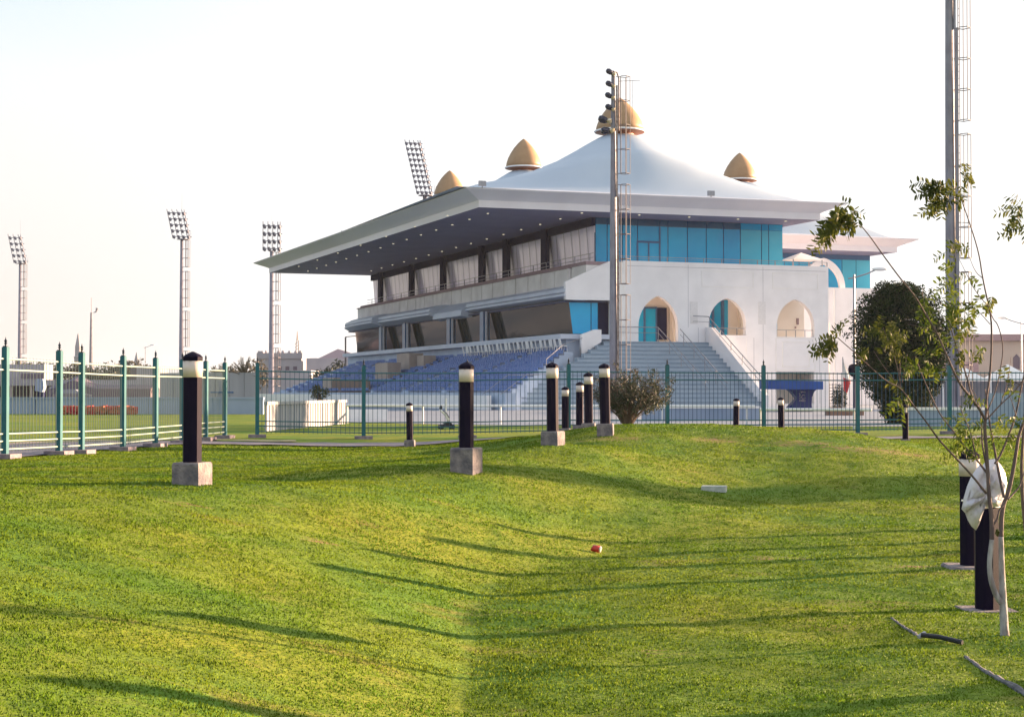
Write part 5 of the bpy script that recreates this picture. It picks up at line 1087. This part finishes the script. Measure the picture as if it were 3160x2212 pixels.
def edging(name, label, pxs, Ys, w0, w1):
    P = [hit(x, y) for (x, y), Y in zip(pxs, Ys)]; mb = MB(); n = 26; a0 = P[0]; pts = []
    for i in range(n + 1):
        f = i / n * (len(P) - 1); k = min(int(f), len(P) - 2); q = P[k].lerp(P[k + 1], f - k); pts.append(Vector((q.x, q.y, gz(q.x, q.y) - .004 + .012 * rnd.random())))
    mb.tube(pts, [(w0 + (w1 - w0) * i / n) * (.75 + .5 * rnd.random()) * (.3 if i in (0, n) else 1) for i in range(n + 1)], 7); return solo(name, mb, 'stone_dark', label, 'kerb edging', (a0.x, a0.y, gz(a0.x, a0.y)))
mat('stone_dark', (.19, .18, .20), .95, (.09, .09, .10), 14, bump=.8)
edging('kerb_edging', 'half buried concrete edging at the bottom right corner', [(2975, 2026), (3030, 2068), (3088, 2100), (3165, 2150), (3220, 2190)], [9.9, 9.5, 9.2, 8.8, 8.5], .012, .024)
edging('kerb_edging', 'thin buried concrete edging running up to the black pipe', [(2748, 1905), (2790, 1938), (2832, 1966)], [11.9, 11.5, 11.15], .008, .014)
# seated person far behind the right wall
pp = gpt(2857, 100, 0)
def person(loc):
    t = thing('person', 'person in a red-brown top sitting behind the low pale wall at the right', 'person', loc, 0, world=False)
    V = [(0, 0, .14), (0, .0, .36), (0, .0, .52), (0, 0, .60), (-.01, -.02, .72), (.19, 0, .50), (.30, -.10, .32), (.38, -.28, .28), (-.19, 0, .50), (-.26, -.12, .32), (-.12, -.28, .24), (.10, -.05, .12), (.22, -.42, .30), (.24, -.60, .05), (-.10, -.05, .12), (-.2, -.42, .30), (-.2, -.60, .05)]
    Ed = [(0, 1), (1, 2), (2, 3), (3, 4), (2, 5), (5, 6), (6, 7), (2, 8), (8, 9), (9, 10), (0, 11), (11, 12), (12, 13), (0, 14), (14, 15), (15, 16)]
    Rr = [.14, .15, .13, .055, .09, .065, .045, .035, .065, .045, .035, .10, .07, .045, .10, .07, .045]
    me = bpy.data.meshes.new('body'); me.from_pydata(V, Ed, []); o = bpy.data.objects.new('body', me); COL.objects.link(o); o.parent = t; me.materials.append(M['shirt'])
    md = o.modifiers.new('skin', 'SKIN'); me.update()
    for v, r_ in zip(me.skin_vertices[0].data, Rr): v.radius = (r_, r_)
    me.skin_vertices[0].data[0].use_root = True
    o.modifiers.new('sub', 'SUBSURF').levels = 1
    obj('head', MB().add(*_ell(-.01, -.03, .76, .085, .1, .12)), 'skin', t, True); obj('hair', MB().add(*_ell(-.01, 0.0, .80, .098, .11, .11)), 'hair', t, True)
    return t
person(tuple(pp))
# trellis plant by the second grandstand
tp2 = gpt(2585, 97); tb = thing('trellis_plant', 'brown trellis covered with dry climbing plant beside the flag', 'plant', tuple(tp2), 0, world=False)
q = MB()
for i in range(6): q.tube([(-.5 + .2 * i, 0, 0), (-.5 + .2 * i, 0, 1.7)], .02, 4)
for i in range(9): q.tube([(-.5, 0, .1 + .19 * i), (.5, 0, .1 + .19 * i)], .02, 4)
obj('trellis', q, 'finial', tb); q = MB(); leaf_cloud(q, (.1, -.05, .8), (.5, .15, .85), 900, .07, rg, shell=.1); obj('foliage', q, 'leaf_bush', tb)
# haze: thin even air around everything below the sky
hz = bpy.data.materials.new('haze_air'); hz.use_nodes = True; hn = hz.node_tree; hn.nodes.clear(); ho = hn.nodes.new('ShaderNodeOutputMaterial'); pv = hn.nodes.new('ShaderNodeVolumePrincipled')
pv.inputs['Color'].default_value = (.72, .82, 1.0, 1); pv.inputs['Density'].default_value = .00013; pv.inputs['Anisotropy'].default_value = .2; hn.links.new(pv.outputs[0], ho.inputs['Volume']); M['haze_air'] = hz
hb = obj('haze', MB().box(-3200, 3200, -650, 6500, -3, 42), 'haze_air'); hb['kind'] = 'stuff'; hb['label'] = 'thin pale haze softening the distant skyline'
